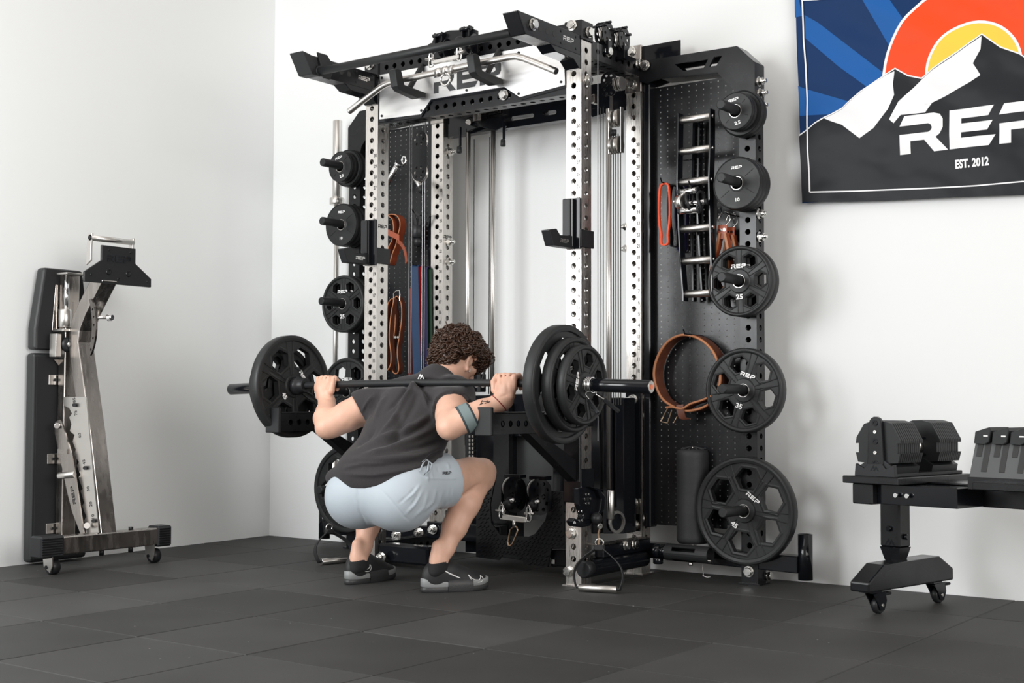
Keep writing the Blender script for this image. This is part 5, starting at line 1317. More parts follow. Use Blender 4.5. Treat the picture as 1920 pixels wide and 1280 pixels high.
M['ink']=mat('tattoo_ink',(.05,.035,.035),.6); tt.build('tattoo',M['ink'],man,kind='stuff')
ear=hp(.086,-.002,-.0); eb=MB(); P0=onbody(883,692)
if P0: eb.tube([P0-_f*.004,P0-_f*.004+V((-.002,0,-.014))],.0035,8); eb.build('earbud',M['white'],man)
# ------------------------------------------------------------------ hair
fhh=Field(n_(HC)-.2,n_(HC)+.2,.0045)
fhh.ell(hp(0,.014,-.016),(.090,.094,.098),.02,(hr,hu,hf)); fhh.ell(hp(0,.040,.035),(.084,.062,.07),.03,(hr,hu,hf))
fhh.ell(hp(0,-.042,-.060),(.072,.070,.048),.03,(hr,hu,hf)); fhh.ell(hp(.0,.055,.075),(.074,.046,.045),.03,(hr,hu,hf))
def rnd(): return random.uniform(-1,1)
for _ in range(150):
    u=V((rnd(),rnd(),rnd())).normalized()
    if u.dot(hf)>.55 and u.dot(hu)<.35: continue
    if u.dot(hu)<-.62: continue
    if u.dot(hu)<-.2 and u.dot(hf)>-.35: continue
    c=HC+hu*.012-hf*.008+(hr*u.dot(hr)*.090+hu*u.dot(hu)*.096+hf*u.dot(hf)*.106); r=random.uniform(.010,.018); fhh.ell(c,(r,r,r),.006)
# ears stay clear
for q in(-1,1): fhh.ell(hp(q*.106,-.032,.018),(.045,.043,.036),.004,(hr,hu,hf),cut=True)
hv,hfc=fhh.mesh(); hair=np_obj('hair',hv,hfc,M['hair'],man,label='short curly brown hair')
cm=MB(); hn_=normals(hv,hfc); cand=np.arange(len(hv)); 
for _ in range(1700):
    i=int(random.random()*len(hv)); p=V(hv[i]); nr=V(hn_[i]); l=p-HC
    if nr.dot(l)<0: continue
    if nr.dot(_f)>.45: continue
    if (p-hp(.085,-.030,.016)).length<.045 or (p-hp(-.085,-.03,.016)).length<.03: continue
    if (p-HC).dot(hu)<-.028 and (p-HC).dot(hr)>.045 and (p-HC).dot(hf)>-.035: continue
    down=V((0,0,-1)); tg=(down-nr*down.dot(nr)); tg=(tg+V((rnd(),rnd(),rnd()))*.9); tg=(tg-nr*tg.dot(nr)).normalized(); bi=nr.cross(tg)
    R=random.uniform(.0055,.0115); Lg=random.uniform(.022,.044); tw=random.uniform(.9,1.7); ph=random.uniform(0,6.3); lift=random.uniform(.0,.008); K=11; pts=[]
    if random.random()<.10: lift+=.012
    for k in range(K):
        t=k/(K-1); a=ph+2*PI*tw*t; pts.append(p+tg*(Lg*(t-.3))+bi*(R*math.cos(a))+nr*(R*math.sin(a)*.8+lift*t-.004*t*t+.001))
    cm.tube(pts,[.0014+.0024*math.sin(PI*min(1,.15+.85*k/(K-1))) for k in range(K)],4)
cm.build('hair_curls',M['hair'],man,kind='stuff')
# ------------------------------------------------------------------ shoes
def shoe(heel,ang,nm,lab):
    """heel: floor point at the back of the sole; ang: heading"""
    f=V((math.cos(ang),math.sin(ang),0)); s=V((-f.y,f.x,0)); g=lambda x,y,z: heel+f*x+s*y+V((0,0,z))
    fs_=Field(n_(heel)-n_([.34,.34,.02]),n_(heel)+n_([.34,.34,.2]),.004)
    A=(f,s,Z3)
    fs_.ell(g(.052,0,.058),(.052,.037,.060),.02,A); fs_.ell(g(.13,0,.048),(.085,.040,.052),.03,A); fs_.ell(g(.215,.002,.036),(.072,.046,.034),.03,A); fs_.chain([(g(.06,0,.085),.037),(g(.12,0,.082),.034),(g(.20,0,.052),.030)],.02)
    fs_.half(g(0,0,.012),(0,0,-1)); fs_.half(g(.055,0,.118),f*-.12+Z3)
    v,q=fs_.mesh(); v=relax(v,q,1)
    t=np_obj(nm,v,q,M['shoe'],man,label=lab)
    out=[];N=40
    def outline(w):
        pts=[]
        for k in range(N):
            a=2*PI*k/N; c,sn=math.cos(a),math.sin(a); x=.143+.146*(abs(c)**.8)*(1 if c>0 else -1)
            wd=(.040 if x<.11 else .040+.009*min(1,(x-.11)/.08))*w; pts.append((x,wd*(abs(sn)**.75)*(1 if sn>0 else -1)))
        return pts
    def ringz(x,lo):   # sole rises under the toe
        return (.010*max(0,(x-.23)/.06)**2)
    for nm2,z0,z1,w,m in(('outsole',0.0,.021,1.0,'solerub'),('midsole',.021,.043,1.03,'sole')):
        P=outline(w); vs_=[]
        for z,k in((z0,.96),(z0+.003,1),(z1-.003,1.0),(z1,.97)):
            for x,y in P:
                zz=z+ringz(x,0)
                if m=='sole' and z>z0+.004: zz=z+ringz(x,0)+(.014 if x<.08 else .0)*max(0,1-x/.10)-(.006 if .1<x<.2 else 0)
                vs_.append(g(.143+(x-.143)*k,y*k,zz))
        mb=MB(); mb.add(vs_,[(j*N+k,j*N+(k+1)%N,(j+1)*N+(k+1)%N,(j+1)*N+k) for j in range(3) for k in range(N)],True); mb.add(vs_[:N],[tuple(range(N))[::-1]]); mb.add(vs_[3*N:],[tuple(range(N))])
        mb.build(nm2,M[m],t)
    # rubber side wrap at midfoot
    for sg in(-1,1):
        vs_=[];n=8
        for i in range(n+1):
            x=.098+.105*i/n; w=.0405+.007*min(1,max(0,(x-.11)/.08))
            for z,o in((.002,.0),(.026,.0045),(.042,.0015),(.050,-.005)): vs_.append(g(x,sg*(w*1.03+o),z*(1 if i not in(0,n) else .96)))
        qs=[(i*4+j,(i+1)*4+j,(i+1)*4+j+1,i*4+j+1) for i in range(n) for j in range(3)]
        MB().add(vs_,qs if sg<0 else [q[::-1] for q in qs],True).build('side_wrap',M['solerub'],t)
    # outlined swoosh on the outer side, laces, collar
    bv=BVHTree.FromPolygons([tuple(p) for p in v],[tuple(p) for p in q])
    def side(P):
        out=[]
        for p in smooth([(x,0,z) for x,z in P],4):
            o=g(p.x,-.2,p.z); h_=bv.ray_cast(o,s)
            if h_[0] is not None: out.append(h_[0]-s*.0012)
        return MB().tube(out,.0013,5,closed=True).build('shoe_stripe',M['white'],t)
    for k in range(4):
        x=.115+.026*k; z=.098-.016*k
        MB().tube([g(x-.006,-.024,z-.004),g(x,0,z+.008),g(x+.006,.024,z-.004)],.0032,6).build('lace',M['sock'],t)
    return t,side,g
HRt=at(789,1099,-.50); rs,surf,g=shoe(V((-.380,-.522,0)),1.08,'right_shoe','black trainer with grey sole, the nearer one')
for P in([(.078,.090),(.100,.078),(.125,.066),(.150,.054),(.128,.062),(.100,.075)],[(.186,.066),(.196,.054),(.212,.045),(.230,.043),(.240,.050),(.243,.058),(.252,.048),(.245,.037),(.228,.034),(.208,.038),(.194,.050)]): surf(P)
ls,surf,g=shoe(V((-.776,-.537,0)),1.56,'left_shoe','black trainer with grey sole, the farther one')
surf([(.030,.078),(.055,.066),(.080,.060),(.094,.066),(.096,.078),(.104,.064),(.098,.052),(.078,.050),(.052,.060)])
for A,nm in((LA,'sock'),(RA,'sock')):
    fk=Field(n_(A)-.11,n_(A)+.11,.004); fk.cap(A+V((0,0,-.03)),A+V((0,-.004,.004)),.037,.0385,.01); fk.cap(A+V((0,-.026,.01)),A+V((0,-.031,-.04)),.026,.027,.015); fk.half(A+V((0,-.01,.000)),(0,-.25,1)); v,q=fk.mesh(); np_obj(nm,relax(v,q,1),q,M['sock'],man)
# ------------------------------------------------------------------ folded bench standing against the left wall
M['vinyl']=mat('black_vinyl_pad',(.020,.021,.022),.42,bump=(260,.15,.001)); M['vinylback']=mat('pad_backing',(.010,.010,.011),.8)
bn=thing('weight_bench','folded steel framed bench with black pads standing upright against the left wall','bench',(-2.2,-.8,0))
BX=-2.365; XW=lambda x: x
def pad(prof, nm):
    mb=MB(); mb.prism(prof,(BX-.008,0,0),Y3,Z3,(-.060,0,0)); o=mb.build(nm,M['vinyl'],bn,bevel=.016); o.modifiers['bevel'].segments=3
    c=V((sum(p[0] for p in prof)/len(prof),sum(p[1] for p in prof)/len(prof)))
    MB().prism([(c[0]+(p[0]-c[0])*.90,c[1]+(p[1]-c[1])*.965) for p in prof],(BX-.0085,0,0),Y3,Z3,(.006,0,0)).build('pad_backing',M['vinylback'],o)
y0,y1=-.958,-.652
pad([(y0,.012),(y1,.012),(y1,.985),(y0,.985)],'back_pad')
pad([(y0,1.000),(y1,1.000),(y1,1.10),(y1-.045,1.388),(y0+.045,1.388),(y0,1.10)],'seat_pad')
yb=-.805
def rect_sweep(pts,wy,t,nm,m,bev=.004):
    """tube of width wy along y following an x-z path"""
    P=[V(p) for p in pts]; vs=[];N=len(P)
    for i in range(N):
        a=P[max(0,i-1)];b=P[min(N-1,i+1)]; d=(b-a).normalized(); nr=V((d.z,0,-d.x))
        for sy,sn in((-1,-1),(1,-1),(1,1),(-1,1)): vs.append(P[i]+V((0,sy*wy/2,0))+nr*sn*t/2)
    mb=MB(); mb.add(vs,[(i*4+k,i*4+(k+1)%4,i*4+4+(k+1)%4,i*4+4+k) for i in range(N-1) for k in range(4)]+[(3,2,1,0),(4*N-4,4*N-3,4*N-2,4*N-1)])
    return mb.build(nm,M[m],bn,bevel=bev)
M['darkraw']=mat('dark_brushed_tube',(.20,.185,.175),.26,1,aniso=(8,8,8),scale=4,var=.15,rvar=.12)
rect_sweep([(-2.035,yb,.15),(-2.13,yb,.62),(-2.20,yb,.90),(-2.232,yb,1.03),(-2.222,yb,1.10),(-2.175,yb,1.18),(-2.05,yb,1.335)],.085,.075,'main_beam','raw')
for k in range(2): pass
rect_sweep([(-2.325,yb,.13),(-2.325,yb,1.36)],.075,.050,'pad_rail','raw')
MB().box((-2.33,yb-.03,1.00),(-2.24,yb+.03,1.06),.004).build('pivot_block',M['raw'],bn)
# pad brackets
for z in(.86,.49,.165): 
    b=MB().box((BX-.003,y0+.075,z-.024),(BX+.004,yb-.02,z+.024),.002).build('pad_bracket',M['satin'],bn); MB().cyl((BX+.004,y0+.105,z),(BX+.010,y0+.105,z),.007,n=10).build('bracket_screw',M['plastic'],b)
pl=MB().prism([(y0+.085,1.09),(yb-.02,1.09),(yb-.02,1.31),(y0+.10,1.31)],(BX,0,0),Y3,Z3,(.006,0,0)).build('seat_plate',M['raw'],bn,bevel=.002)
for z in(1.135,1.27): MB().cyl((BX+.006,y0+.125,z),(BX+.012,y0+.125,z),.007,n=10).build('plate_screw',M['plastic'],pl)
# chrome slide tube and roller by the seat
MB().cyl((-2.30,y0+.118,1.155),(-2.30,y0+.118,1.355),.0125,n=18).build('slide_tube',M['chrome'],bn)
MB().box((-2.34,y0+.09,1.352),(-2.26,yb+.03,1.362),.002).build('slide_cap',M['satin'],bn)
MB().cyl((-2.30,y0+.112,1.105),(-2.30,y0+.112,1.19),.030,n=24,ch=.002).build('slide_roller',M['satin'],bn)
MB().box((-2.34,y0+.075,1.085),(-2.26,yb+.02,1.098),.002).build('slide_base',M['satin'],bn)
# hinge side plate and wheel knob
MB().prism([(y0+.055,.965),(y0+.085,.965),(y0+.085,1.075),(y0+.055,1.075)],(-2.335,0,0),Y3,Z3,(.05,0,0)).build('hinge_plate',M['satin'],bn,bevel=.003)
MB().prism([(y0+.09,.955),(yb+.0,.955),(yb+.0,.89)],(-2.352,0,0),Y3,Z3,(.006,0,0)).build('hinge_gusset',M['raw'],bn)
k_=MB().cyl((-2.30,y0+.12,1.025),(-2.27,y0+.12,1.025),.034,n=26,ch=.006).build('hinge_roller',M['plastic'],bn); MB().cyl((-2.27,y0+.12,1.025),(-2.262,y0+.12,1.025),.016,n=18,ch=.002).build('roller_bolt',M['chrome'],k_)
# curved adjustment arc with holes and a pull knob
arc=[(-2.135+.085*math.cos(t)-.05,1.10+.155*math.sin(t)) for t in np.linspace(-1.0,1.0,12)]; arc2=[(-2.135+.055*math.cos(t)-.05,1.10+.150*math.sin(t)) for t in np.linspace(1.0,-1.0,12)]
hs=[[(-2.185+.070*math.cos(t)+.006*math.cos(q),1.10+.152*math.sin(t)+.006*math.sin(q)) for q in np.linspace(0,2*PI,9)[:-1]] for t in(-.75,-.35,.05,.3,.55)]
MB().prism([(a+.055,b) for a,b in arc+arc2],(0,yb-.056,0),X3,Z3,(0,.010,0),holes=[[(a+.055,b) for a,b in hh] for hh in hs]).build('adjust_arc',M['darkraw'],bn)
MB().cyl((-2.19,yb+.02,1.152),(-2.10,yb+.05,1.150),.008,n=12).build('pull_pin',M['satin'],bn); MB().lathe([(.0,0),(.013,0),(.018,.008),(.013,.014),(.018,.022),(.012,.03),(0,.03)],(-2.105,yb+.05,1.150),(1,.3,0),18).build('pull_knob',M['chrome'],bn)
# foot plate with wings, embossed letters, carry handle
FX=-2.025
F=[(-.925+.075,1.475),(-.66,1.475),(-.66,1.405),(-.568,1.340),(-.568,1.300),(-.942,1.300),(-.942,1.345),(-.85,1.405)]
fpl=MB().prism(F,(FX-.012,0,0),Y3,Z3,(.012,0,0)).build('foot_plate',M['plastic'],bn,bevel=.003)
lt=MB(); logo(lt,(FX+.0008,-.755,1.418),Y3,Z3,.033,V((.0015,0,0))); lt.build('plate_lettering',M['gloss'],fpl)
for y,z,r in((-.81,1.355,.016),(-.70,1.355,.016),(-.905,1.335,.006),(-.59,1.325,.006),(-.755,1.325,.007),(-.81,1.455,.006),(-.69,1.455,.006)):
    MB().lathe([(r*1.15,.0005),(r*.9,-.003),(0,-.004)] if False else [(r,0.0005),(r*.8,.003),(r*.45,.003),(r*.35,-.002),(0,-.002)],(FX,y,z),(1,0,0),16).build('plate_screw',M['black'],fpl)
for y in(-.895,-.665):
    MB().prism([(FX-.05,1.38),(FX-.015,1.40),(FX-.014,1.47),(FX-.008,1.525),(FX-.035,1.525),(FX-.045,1.47)],(0,y-.005,0),X3,Z3,(0,.010,0)).build('handle_ear',M['satin'],bn,bevel=.002)
MB().cyl((FX-.02,-.90,1.505),(FX-.02,-.66,1.505),.0135,n=18).build('carry_handle',M['satin'],bn)
MB().cyl((FX-.02,-.906,1.505),(FX-.02,-.90,1.505),.009,n=10).build('handle_screw',M['plastic'],bn)
# ladder of notches with angle numbers on the near side of the beam
yl=yb-.052; pxs=lambda P,y:[(at(u,v,y).x,at(u,v,y).z) for u,v in P]
L_=[(146,744),(163,744),(187,996),(168,1000)]
nt=[(121,744),(122,760),(132,765),(137,775),(132,782),(136,795),(133,808),(142,815),(138,828),(144,842),(141,852),(150,866),(146,872),(153,890),(149,895),(157,916),(153,920),(160,942),(156,948),(164,968),(160,975),(165,1000),(187,998),(163,744)]
ld=MB().prism(pxs(nt,yl),(0,yl-.006,0),X3,Z3,(0,.006,0)).build('angle_ladder',M['satin'],bn)
nb=MB()
bd=(V((at(187,996,yl).x-at(163,744,yl).x,0,at(187,996,yl).z-at(163,744,yl).z))).normalized()
for t,u,v in(('85',136,750),('75',139,774),('60',146,816),('45',154,866),('30',162,916),('20',167,945),('10',171,968)):
    p=at(u+3,v,yl-.0065); text(nb,t,p,-bd,V((0,-1,0)).cross(-bd),.020,.9)
nb.build('angle_numbers',M['dark'],ld,kind='stuff')
for u,v in((139,759),(159,877),(175,976)): MB().cyl(at(u,v,yl-.006),at(u,v,yl-.020),.009,n=12).build('ladder_bolt',M['plastic'],ld)
# support strut with cut letters and a pin
ys=yb-.075
S_=[(104,792),(112,787),(117,792),(134,848),(144,905),(158,1002),(153,1002),(137,960),(128,925),(104,812)]
stt=MB().prism(pxs(S_,ys),(0,ys-.004,0),X3,Z3,(0,.008,0)).build('support_strut',M['raw'],bn)
d2=(V((at(139,950,ys).x-at(131,905,ys).x,0,at(139,950,ys).z-at(131,905,ys).z))).normalized(); lg=MB(); logo(lg,at(137,928,ys-.0045),-d2,V((0,-1,0)).cross(-d2),.022); lg.build('strut_lettering',M['dark'],stt)
a_=at(138,891,ys); MB().cyl(at(110,892,ys-.03),at(140,889,ys-.0),.0155,n=18,ch=.001).build('strut_pin',M['satin'],bn)
MB().cyl(at(107,798,ys-.004),at(107,798,ys-.02),.014,n=16,ch=.002).build('strut_pivot',M['chrome'],bn)
for y in(ys,): MB().box(at(118,850,ys+.02),at(126,842,ys-.01)).build('strut_stop',M['raw'],bn)
MB().cyl(at(163,985,yl-.02),at(163,985,yl-.04),.014,n=14).build('base_bolt',M['satin'],bn)
MB().box((-2.36,yb-.06,.118),(-2.03,yb-.02,.135),.003).build('base_link',M['raw'],bn)
# foot bar, end caps, wheels
MB().box((-2.065,-1.10,.085),(-1.995,-.51,.165),.006).build('foot_bar',M['raw'],bn)
for ya,yb2 in((-1.165,-1.045),(-.535,-.452)):
    c=MB().box((-2.072,ya,.076),(-1.988,yb2,.173),.008)
    for k in range(8): c.box((-1.990,ya+.004,.083+.0108*k),(-1.984,yb2-.012,.089+.0108*k),.002)
    c.build('end_cap',M['plastic'],bn)
for y in(-1.075,-.525):
    MB().prism([(-1.99,.09),(-2.06,.09),(-2.05,.035),(-2.005,.012),(-1.99,.04)],(0,y-.032,0),X3,Z3,(0,.005,0)).build('wheel_bracket',M['satin'],bn)
    MB().cyl((-2.03,y-.020,.034),(-2.03,y+.022,.034),.034,n=26,ch=.006).build('wheel',M['plastic'],bn); MB().cyl((-2.03,y-.036,.034),(-2.03,y+.028,.034),.008,n=10).build('axle_bolt',M['black'],bn)
for y in(-.82,-.66): MB().cyl((-2.03,y,.06),(-2.03,y,.09),.011,n=8).build('foot_nut',M['black'],bn); MB().cyl((-2.03,y,.165),(-2.03,y,.178),.011,n=8).build('foot_bolt',M['black'],bn)
# ------------------------------------------------------------------ dumbbell stand by the back wall
hd=math.radians(12.5); LF=V((math.sin(hd),math.cos(hd),0)); LEv=V((math.cos(hd),-math.sin(hd),0)); O_=V((1.245,-.03,0))
def lw(x,y,z): return O_+LEv*x+LF*y+V((0,0,z))
def lbox(mb,lo,hi,ch=.003):
    c=[(a+b)/2 for a,b in zip(lo,hi)]; return mb.obox(lw(*c),LEv,LF,Z3,[b-a for a,b in zip(lo,hi)],ch)
def lprism_yz(mb,pts,x0,x1): return mb.prism(pts,lw(x0,0,0),LF,Z3,LEv*(x1-x0))
def lprism_xz(mb,pts,y0,y1): return mb.prism(pts,lw(0,y0,0),LEv,Z3,LF*(y1-y0))
sd_=thing('dumbbell_stand','black dumbbell stand on four castors with a long shelf running out of view','rack',lw(0,.3,0))
lprism_yz(MB(),[(-.0,.085),(.0,.120),(.10,.178),(.47,.182),(.565,.130),(.565,.085)],-.040,.040).build('foot_beam',M['black'],sd_,bevel=.006)
for y in(.07,.47):
    cs=MB(); lbox(cs,(-.03,y-.03,.078),(.03,y+.03,.085),.001); cs=cs.build('castor',M['gloss'],sd_)
    c=lw(.008,y+.035,.0315); 
    MB().cyl(c-LEv*.013,c+LEv*.013,.0315,n=28,ch=.005).build('wheel',M['plastic'],cs)
    for sg in(-1,1):
        MB().prism([(-.055,.075),(.02,.080),(.028,.045),(.012,.012),(-.012,.014),(-.03,.045)],c-V((0,0,.0315))+LEv*(sg*.017-.002),LF,Z3,LEv*.004).build('castor_fork',M['gloss'],cs)
    MB().cyl(c-LEv*.022,c+LEv*.022,.006,n=10).build('castor_axle',M['satin'],cs)
    MB().bar(c+LF*.0+V((0,0,.036)),c+LF*.055+LEv*.012+V((0,0,.040)),.030,.010,(0,0,1),.004).build('brake_pedal',M['plastic'],cs)
tw=MB(); lbox(tw,(-.075,.245,.225),(.010,.320,.402),.006); tw=tw.build('post',M['black'],sd_)
tp=MB(); tp.add([lw(*p) for p in((-.075,.245,.225),(.010,.245,.225),(.010,.320,.225),(-.075,.320,.225),(-.062,.258,.175),(-.003,.258,.175),(-.003,.308,.175),(-.062,.308,.175))],[(0,1,5,4),(1,2,6,5),(2,3,7,6),(3,0,4,7),(4,5,6,7)]); tp.build('post_foot',M['black'],sd_)
mount(MB(),lw(-.032,.2445,.245),LEv,Z3,.032).build('post_mark',M['gloss'],tw)
for p,d in((lw(-.032,.245,.295),-LF),(lw(.010,.28,.265),LEv)): MB().cyl(p,p+d*.012,.011,n=14,ch=.003).build('post_bolt',M['gloss'],tw)
rl=MB(); lbox(rl,(-.04,.225,.398),(1.0,.355,.475),.003); rl=rl.build('shelf_rail',M['black'],sd_)
eb=MB(); lbox(eb,(-.04,.02,.398),(.045,.225,.472),.004); eb.build('shelf_end_block',M['black'],sd_)
eb=MB(); lbox(eb,(.045,.05,.400),(.36,.225,.470),.002); eb.build('shelf_bracket',M['gloss'],sd_)
for x in(.13,.175,.62,.79): MB().cyl(lw(x,.225 if x>.3 else .04,.435),lw(x,.217 if x>.3 else .032,.435),.008,n=12).build('rail_bolt',M['chrome'],rl)
for x0 in(-.068,.445):
    tr=MB(); lbox(tr,(x0,.0,.472),(x0+.23,.50,.498),.003); tr.build('tray',M['black'],sd_)
tr=MB(); lbox(tr,(.162,.20,.472),(.445,.40,.478),.001); tr.build('tray_bridge',M['black'],sd_)
# adjustable dumbbell
db=thing('adjustable_dumbbell','black adjustable dumbbell with stacked plates resting on the left tray of the stand','dumbbell',lw(-.04,.25,.498))
CX=.052; ZB=.498; hz=ZB+.103
E_=[(-.058,-.028),(-.092,-.028),(-.080,-.050),(-.080,.0),(-.098,.0),(-.098,.002)]
ot=[(.098,.018),(.098,.030),(.060,.098),(.020,.108),(-.020,.108),(-.060,.094),(-.094,.040),(-.098,.015),(-.084,.018),(-.084,-.022),(-.098,-.022),(-.088,-.060),(-.06,-.062),(.06,-.062),(.088,-.060),(.098,-.022),(.084,-.022),(.084,.018)]
for hy,sg in((.045,1),(.305,1)):
    for k in range(12):
        y=hy+.0125*k; mb=MB(); s=1-.012*abs(k-5.5)/5.5
        lprism_xz(mb,[(CX+a*s*.95,hz+b*s*.9) for a,b in ot],y,y+.0098); mb.build('plate',M['matte'],db,bevel=.0012)
    ed=MB(); lprism_xz(ed,[(CX-.062,ZB),(CX+.062,ZB),(CX+.070,ZB+.035),(CX+.03,ZB+.06),(CX-.03,ZB+.06),(CX-.070,ZB+.035)],hy-.012,hy+.16); ed.build('cradle_block',M['plastic'],db)
sp=MB(); lprism_xz(sp,[(CX+.026*math.cos(t),hz+.085+.026*math.sin(t)) for t in np.linspace(0,PI,8)]+[(CX+.034*math.cos(t),hz-.055+.034*math.sin(t)) for t in np.linspace(PI,2*PI,10)],.030,.046); sp=sp.build('end_strip',M['black'],db,bevel=.002)
for z,r,m in((.088,.011,'gloss'),(.056,.006,'satin'),(.022,.011,'gloss'),(-.018,.006,'satin'),(-.056,.012,'gloss')):
    MB().lathe([(r,0),(r,.003),(r*.5,.003),(r*.4,.0005),(0,.0005)],lw(CX,.030,hz+z),-LF,18).build('strip_bolt',M[m],sp)
cb_=MB(); lprism_xz(cb_,[(CX-.084,ZB),(CX+.084,ZB),(CX+.080,ZB+.045),(CX+.045,ZB+.028),(CX+.03,ZB+.045),(CX-.03,ZB+.045),(CX-.045,ZB+.028),(CX-.080,ZB+.045)],.024,.040); cb_=cb_.build('cradle_end',M['plastic'],db,bevel=.002)
mount(MB(),lw(CX,.0235,ZB+.030),LEv,Z3,.026).build('cradle_mark',M['gloss'],cb_)
lb=MB(); lbox(lb,(CX-.08,.03,ZB),(CX+.08,.48,ZB+.012),.002); lb.build('cradle_base',M['plastic'],db)
MB().cyl(lw(CX,.19,hz),lw(CX,.31,hz),.0165,n=20).build('handle',M['satin'],db)
for x,z in((.03,.03),(.03,-.03),(-.03,.03),(-.03,-.03)): MB().cyl(lw(CX+x,.19,hz+z),lw(CX+x,.31,hz+z),.005,n=10).build('handle_rod',M['gloss'],db)
for y in(.195,.285): MB().cyl(lw(CX,y,hz),lw(CX,y+.018,hz),.026,n=20,ch=.002).build('handle_collar',M['satin'],db)
# second cradle with angled caps
cr=thing('dumbbell_cradle','grey slotted cradle with a row of angled caps on the right tray of the stand','dumbbell cradle',lw(.47,.25,.498))
y0_=.05; prof=[(y0_,.470),(y0_,.512),(y0_+.030,.645),(y0_+.055,.690),(y0_+.16,.690),(y0_+.16,.470)]
x0_=.405; wid=.36
P=[(y0_,.470),(y0_,.510),(y0_+.045,.628),(y0_+.15,.628),(y0_+.15,.470)]
lprism_yz(MB(),P,x0_,x0_+wid).build('cradle_body',M['shroud'],cr,bevel=.003)
lb=MB(); lbox(lb,(x0_-.003,y0_-.004,.470),(x0_+wid+.003,y0_+.0,.512),.001); lb.build('base_strip',M['black'],cr)
nrm_=(V(-LF)*.14+V((0,0,.05))).normalized()
for k in range(5):
    xk=x0_+.004+.0645*k
    for dx,za,zb in((.008,.580,.622),(.036,.530,.622)):
        sl_=MB(); ya=y0_+(za-.510)/.118*.045; yb_=y0_+(zb-.510)/.118*.045
        a,b=lw(xk+dx+.010,ya,za)+nrm_*.0008,lw(xk+dx+.010,yb_,zb)+nrm_*.0008; sl_.bar(a,b,.020,.0022,nrm_,.0005); sl_.build('slot',M['dark'],cr)
    cp=MB(); lprism_xz(cp,[(xk-.002,.624),(xk+.003,.664),(xk+.056,.680),(xk+.062,.668),(xk+.053,.628),(xk+.041,.622)],y0_+.030,y0_+.16); cp=cp.build('plate_cap',M['matte'],cr,bevel=.003)
    p=lw(xk+.042,y0_+.0295,.650); MB().bar(p-LEv*.008,p+LEv*.008,.002,.005,Z3,.0005).build('cap_label',M['white'],cp)
# ------------------------------------------------------------------ cloth banner on the back wall
import bmesh
bnr=thing('banner','large cloth banner with red sun, white mountains and lettering on the back wall','banner',(1.44,.70,2.1))
def wv(x,z):
    f=.5*noise.noise(V((x*2.0+z*3.2,(x-z*.6)*1.3,3.1)))+0.24*noise.noise(V((x*5+z*8,(x-z*.6)*2.5,7.7)))+.04*noise.noise(V((x*17,z*19,1.7)))
    edge=min(1,(x-.69)/.25+.35)
    return .688-.040*f*edge-.004
def cloth(polys, layer, nm, m, holes=(), maxe=.022, raw=None):
    mb=MB(); 
    for P in polys: mb.prism(P,(0,0,0),X3,Z3,(0,-.0001,0))
    bm=bmesh.new(); 
    for P in polys:
        tr=tessellate_polygon([[V((p[0],p[1],0)) for p in P]])
        vs=[bm.verts.new((p[0],0,p[1])) for p in P]
        for t in tr:
            a,b,c=[P[i] for i in t]; ar=(b[0]-a[0])*(c[1]-a[1])-(b[1]-a[1])*(c[0]-a[0])
            if abs(ar)<1e-9: continue
            t=t if ar>0 else t[::-1]
            try: bm.faces.new([vs[i] for i in t])
            except ValueError: pass
    for _ in range(8):
        es=[e for e in bm.edges if e.calc_length()>maxe]
        if not es: break
        bmesh.ops.subdivide_edges(bm,edges=es,cuts=1); bmesh.ops.triangulate(bm,faces=[f for f in bm.faces if len(f.verts)>3])
    for v in bm.verts: v.co.y=wv(v.co.x,v.co.z)-.0006*layer
    for f in bm.faces: f.smooth=True
    me=bpy.data.meshes.new(nm); bm.to_mesh(me); bm.free(); me.materials.append(m)
    o=bpy.data.objects.new(nm,me); COL.objects.link(o); o.parent=bnr; o.location=-V(bnr.location); return o
def B(P): 
    out=[]
    for X,Y in P:
        p=at(1480+X/3.2,Y/3.2,.70); out.append((p.x,p.z))
    return out
def cl(n,c,r=.5): return mat(n,c,r,spec=.09,bump=(1400,.05,.0003))
navy=cl('navy_satin',(.010,.036,.115)); blue=cl('blue_satin',(.018,.11,.36)); red_=cl('red_satin',(.83,.075,.018),.42); yel=cl('yellow_satin',(.95,.60,.075),.45); wht=cl('white_satin',(.84,.84,.85),.42); chc=cl('charcoal_satin',(.022,.024,.027),.36)
base=cloth([[(.690,2.62),(.699,2.40),(.706,2.20),(.713,1.98),(.7195,1.80),(.7235,1.615),(1.0,1.612),(1.4,1.618),(1.8,1.622),(2.19,1.625),(2.19,2.62)]],0,'cloth',navy,maxe=.03)
for P_ in([B([(100,95),(180,140),(590,455),(560,480),(480,530),(300,400),(107,235)]),B([(430,-30),(585,-30),(700,130),(640,215),(605,280),(565,210)]),B([(61,520),(115,540),(370,615),(330,650),(240,690),(71,700),(66,600)]),B([(40,-40),(60,-40),(85,100),(43,110)])]+[B([(1350,245),(1500,170),(1700,250),(1700,420),(1440,360)])]): cloth([P_],1,'light_ray',blue)
C0=V((1.450,0,2.100)); Cz=at(1828,128,.70); c0=(1.452,2.092)
def disc(r,a0=0,a1=2*PI,n=64): return [(c0[0]+r*math.cos(a0+(a1-a0)*i/n),c0[1]+r*math.sin(a0+(a1-a0)*i/n)) for i in range(n)]
cloth([disc(.374)],2,'sun_ring',wht); cloth([disc(.362)],3,'red_sun',red_); cloth([disc(.192,n=48)],4,'inner_ring',wht); cloth([disc(.181,n=48)],5,'yellow_sun',yel)
ridge=[(72,822),(125,785),(165,750),(220,715),(330,660),(440,560),(490,525),(590,450),(640,418),(715,460),(800,478),(830,455),(870,420),(935,375),(1020,320),(1160,213),(1270,290),(1385,330),(1520,420),(1640,540),(1760,520),(1900,640),(2100,700),(2330,820)]
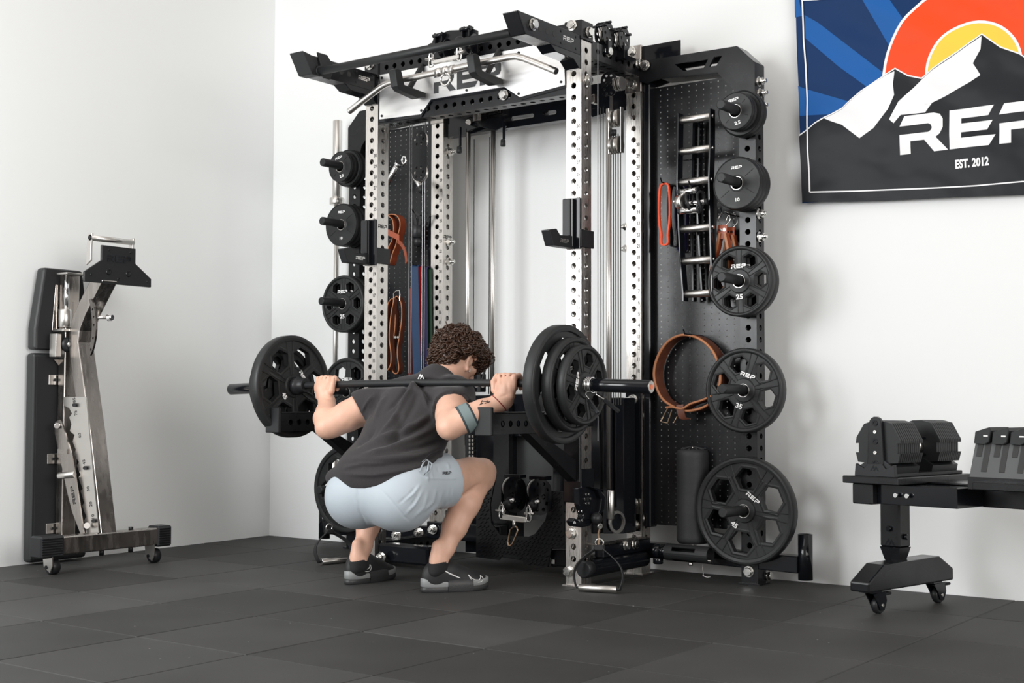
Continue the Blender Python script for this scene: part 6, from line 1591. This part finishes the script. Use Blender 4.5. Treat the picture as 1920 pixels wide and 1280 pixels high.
low=[(2330,1230),(1900,1205),(1408,1170),(900,1190),(600,1205),(90,1220)]
mt=ridge+[(2330,1080)]+[(1408,1172),(900,1192),(600,1207),(330,1215),(92,1216),(85,1100)]
cloth([B([(x,y-9) for x,y in ridge]+[(x,y+8) for x,y in ridge[::-1]])],6,'ridge_outline',wht,maxe=.018)
cloth([B(mt)],7,'mountain',chc)
cloth([B([(222,716),(330,662),(440,562),(590,452),(637,430),(630,505),(640,575),(605,660),(520,775),(435,835),(330,755),(270,735)]),B([(612,722),(665,615),(800,482),(870,424),(1020,324),(1160,220),(1155,300),(1110,385),(1155,455),(1090,500),(965,570),(865,620),(825,680),(680,695),(638,745)])],8,'snow',wht)
def strip(P,wd):
    out=[];q=[V(p) for p in P]; L=[];R_=[]
    for i,p in enumerate(q):
        d=(q[min(i+1,len(q)-1)]-q[max(i-1,0)]).normalized(); n=V((-d.y,d.x)); L.append(tuple(p+n*wd/2)); R_.append(tuple(p-n*wd/2))
    return L+R_[::-1]
cloth([B(strip([(88,-60),(92,100),(98,240),(112,400),(118,600),(122,790),(123,900),(132,1060),(137,1157)],9)),B(strip([(137,1157),(400,1150),(640,1141),(900,1131),(1130,1118),(1408,1093),(1900,1085),(2250,1080)],8)),B([(84,4),(180,0),(262,-4),(262,3),(180,9),(84,13)])],9,'border_line',wht,maxe=.02)
p1=at(1480+664/3.2,832/3.2,.70); R0=(at(1690.9,293.8,.70)+V((0,0,0))).x; zb,zt=at(1691,293.8,.70).z,at(1694,222,.70).z; hh=zt-zb; e0=at(1784,283.7,.70)
sx=(e0.x-R0)/1.38; 
Lp=[]
for G,off in((GLR,0),(GLE,1.38),(GLP,2.7)): Lp.append([(R0+(x+off)*sx,zb+.004+y*hh) for x,y in G])
cloth(Lp,9,'banner_letters',wht,maxe=.02)
tb=MB(); text(tb,'EST. 2012',(0,0,0),X3,Z3,.0365,.72,.045); c=at(1826,306.5,.70)
bm=bmesh.new(); vs=[bm.verts.new((v[0]+c.x,0,v[2]+c.z)) for v in tb.v]
for f in tb.f:
    try: bm.faces.new([vs[i] for i in f])
    except ValueError: pass
for v in bm.verts: v.co.y=wv(v.co.x,v.co.z)-.0058
me=bpy.data.meshes.new('small_letters'); bm.to_mesh(me); bm.free(); me.materials.append(wht); o=bpy.data.objects.new('small_letters',me); COL.objects.link(o); o.parent=bnr; o.location=-V(bnr.location)
g=at(1519,373,.69); g=V((.748,wv(.748,1.636)-.001,1.636))
MB().lathe([(.0055,0),(.0055,.002),(.009,.0025),(.012,.0)],g,(0,-1,0),18).build('grommet',M['satin'],bnr)
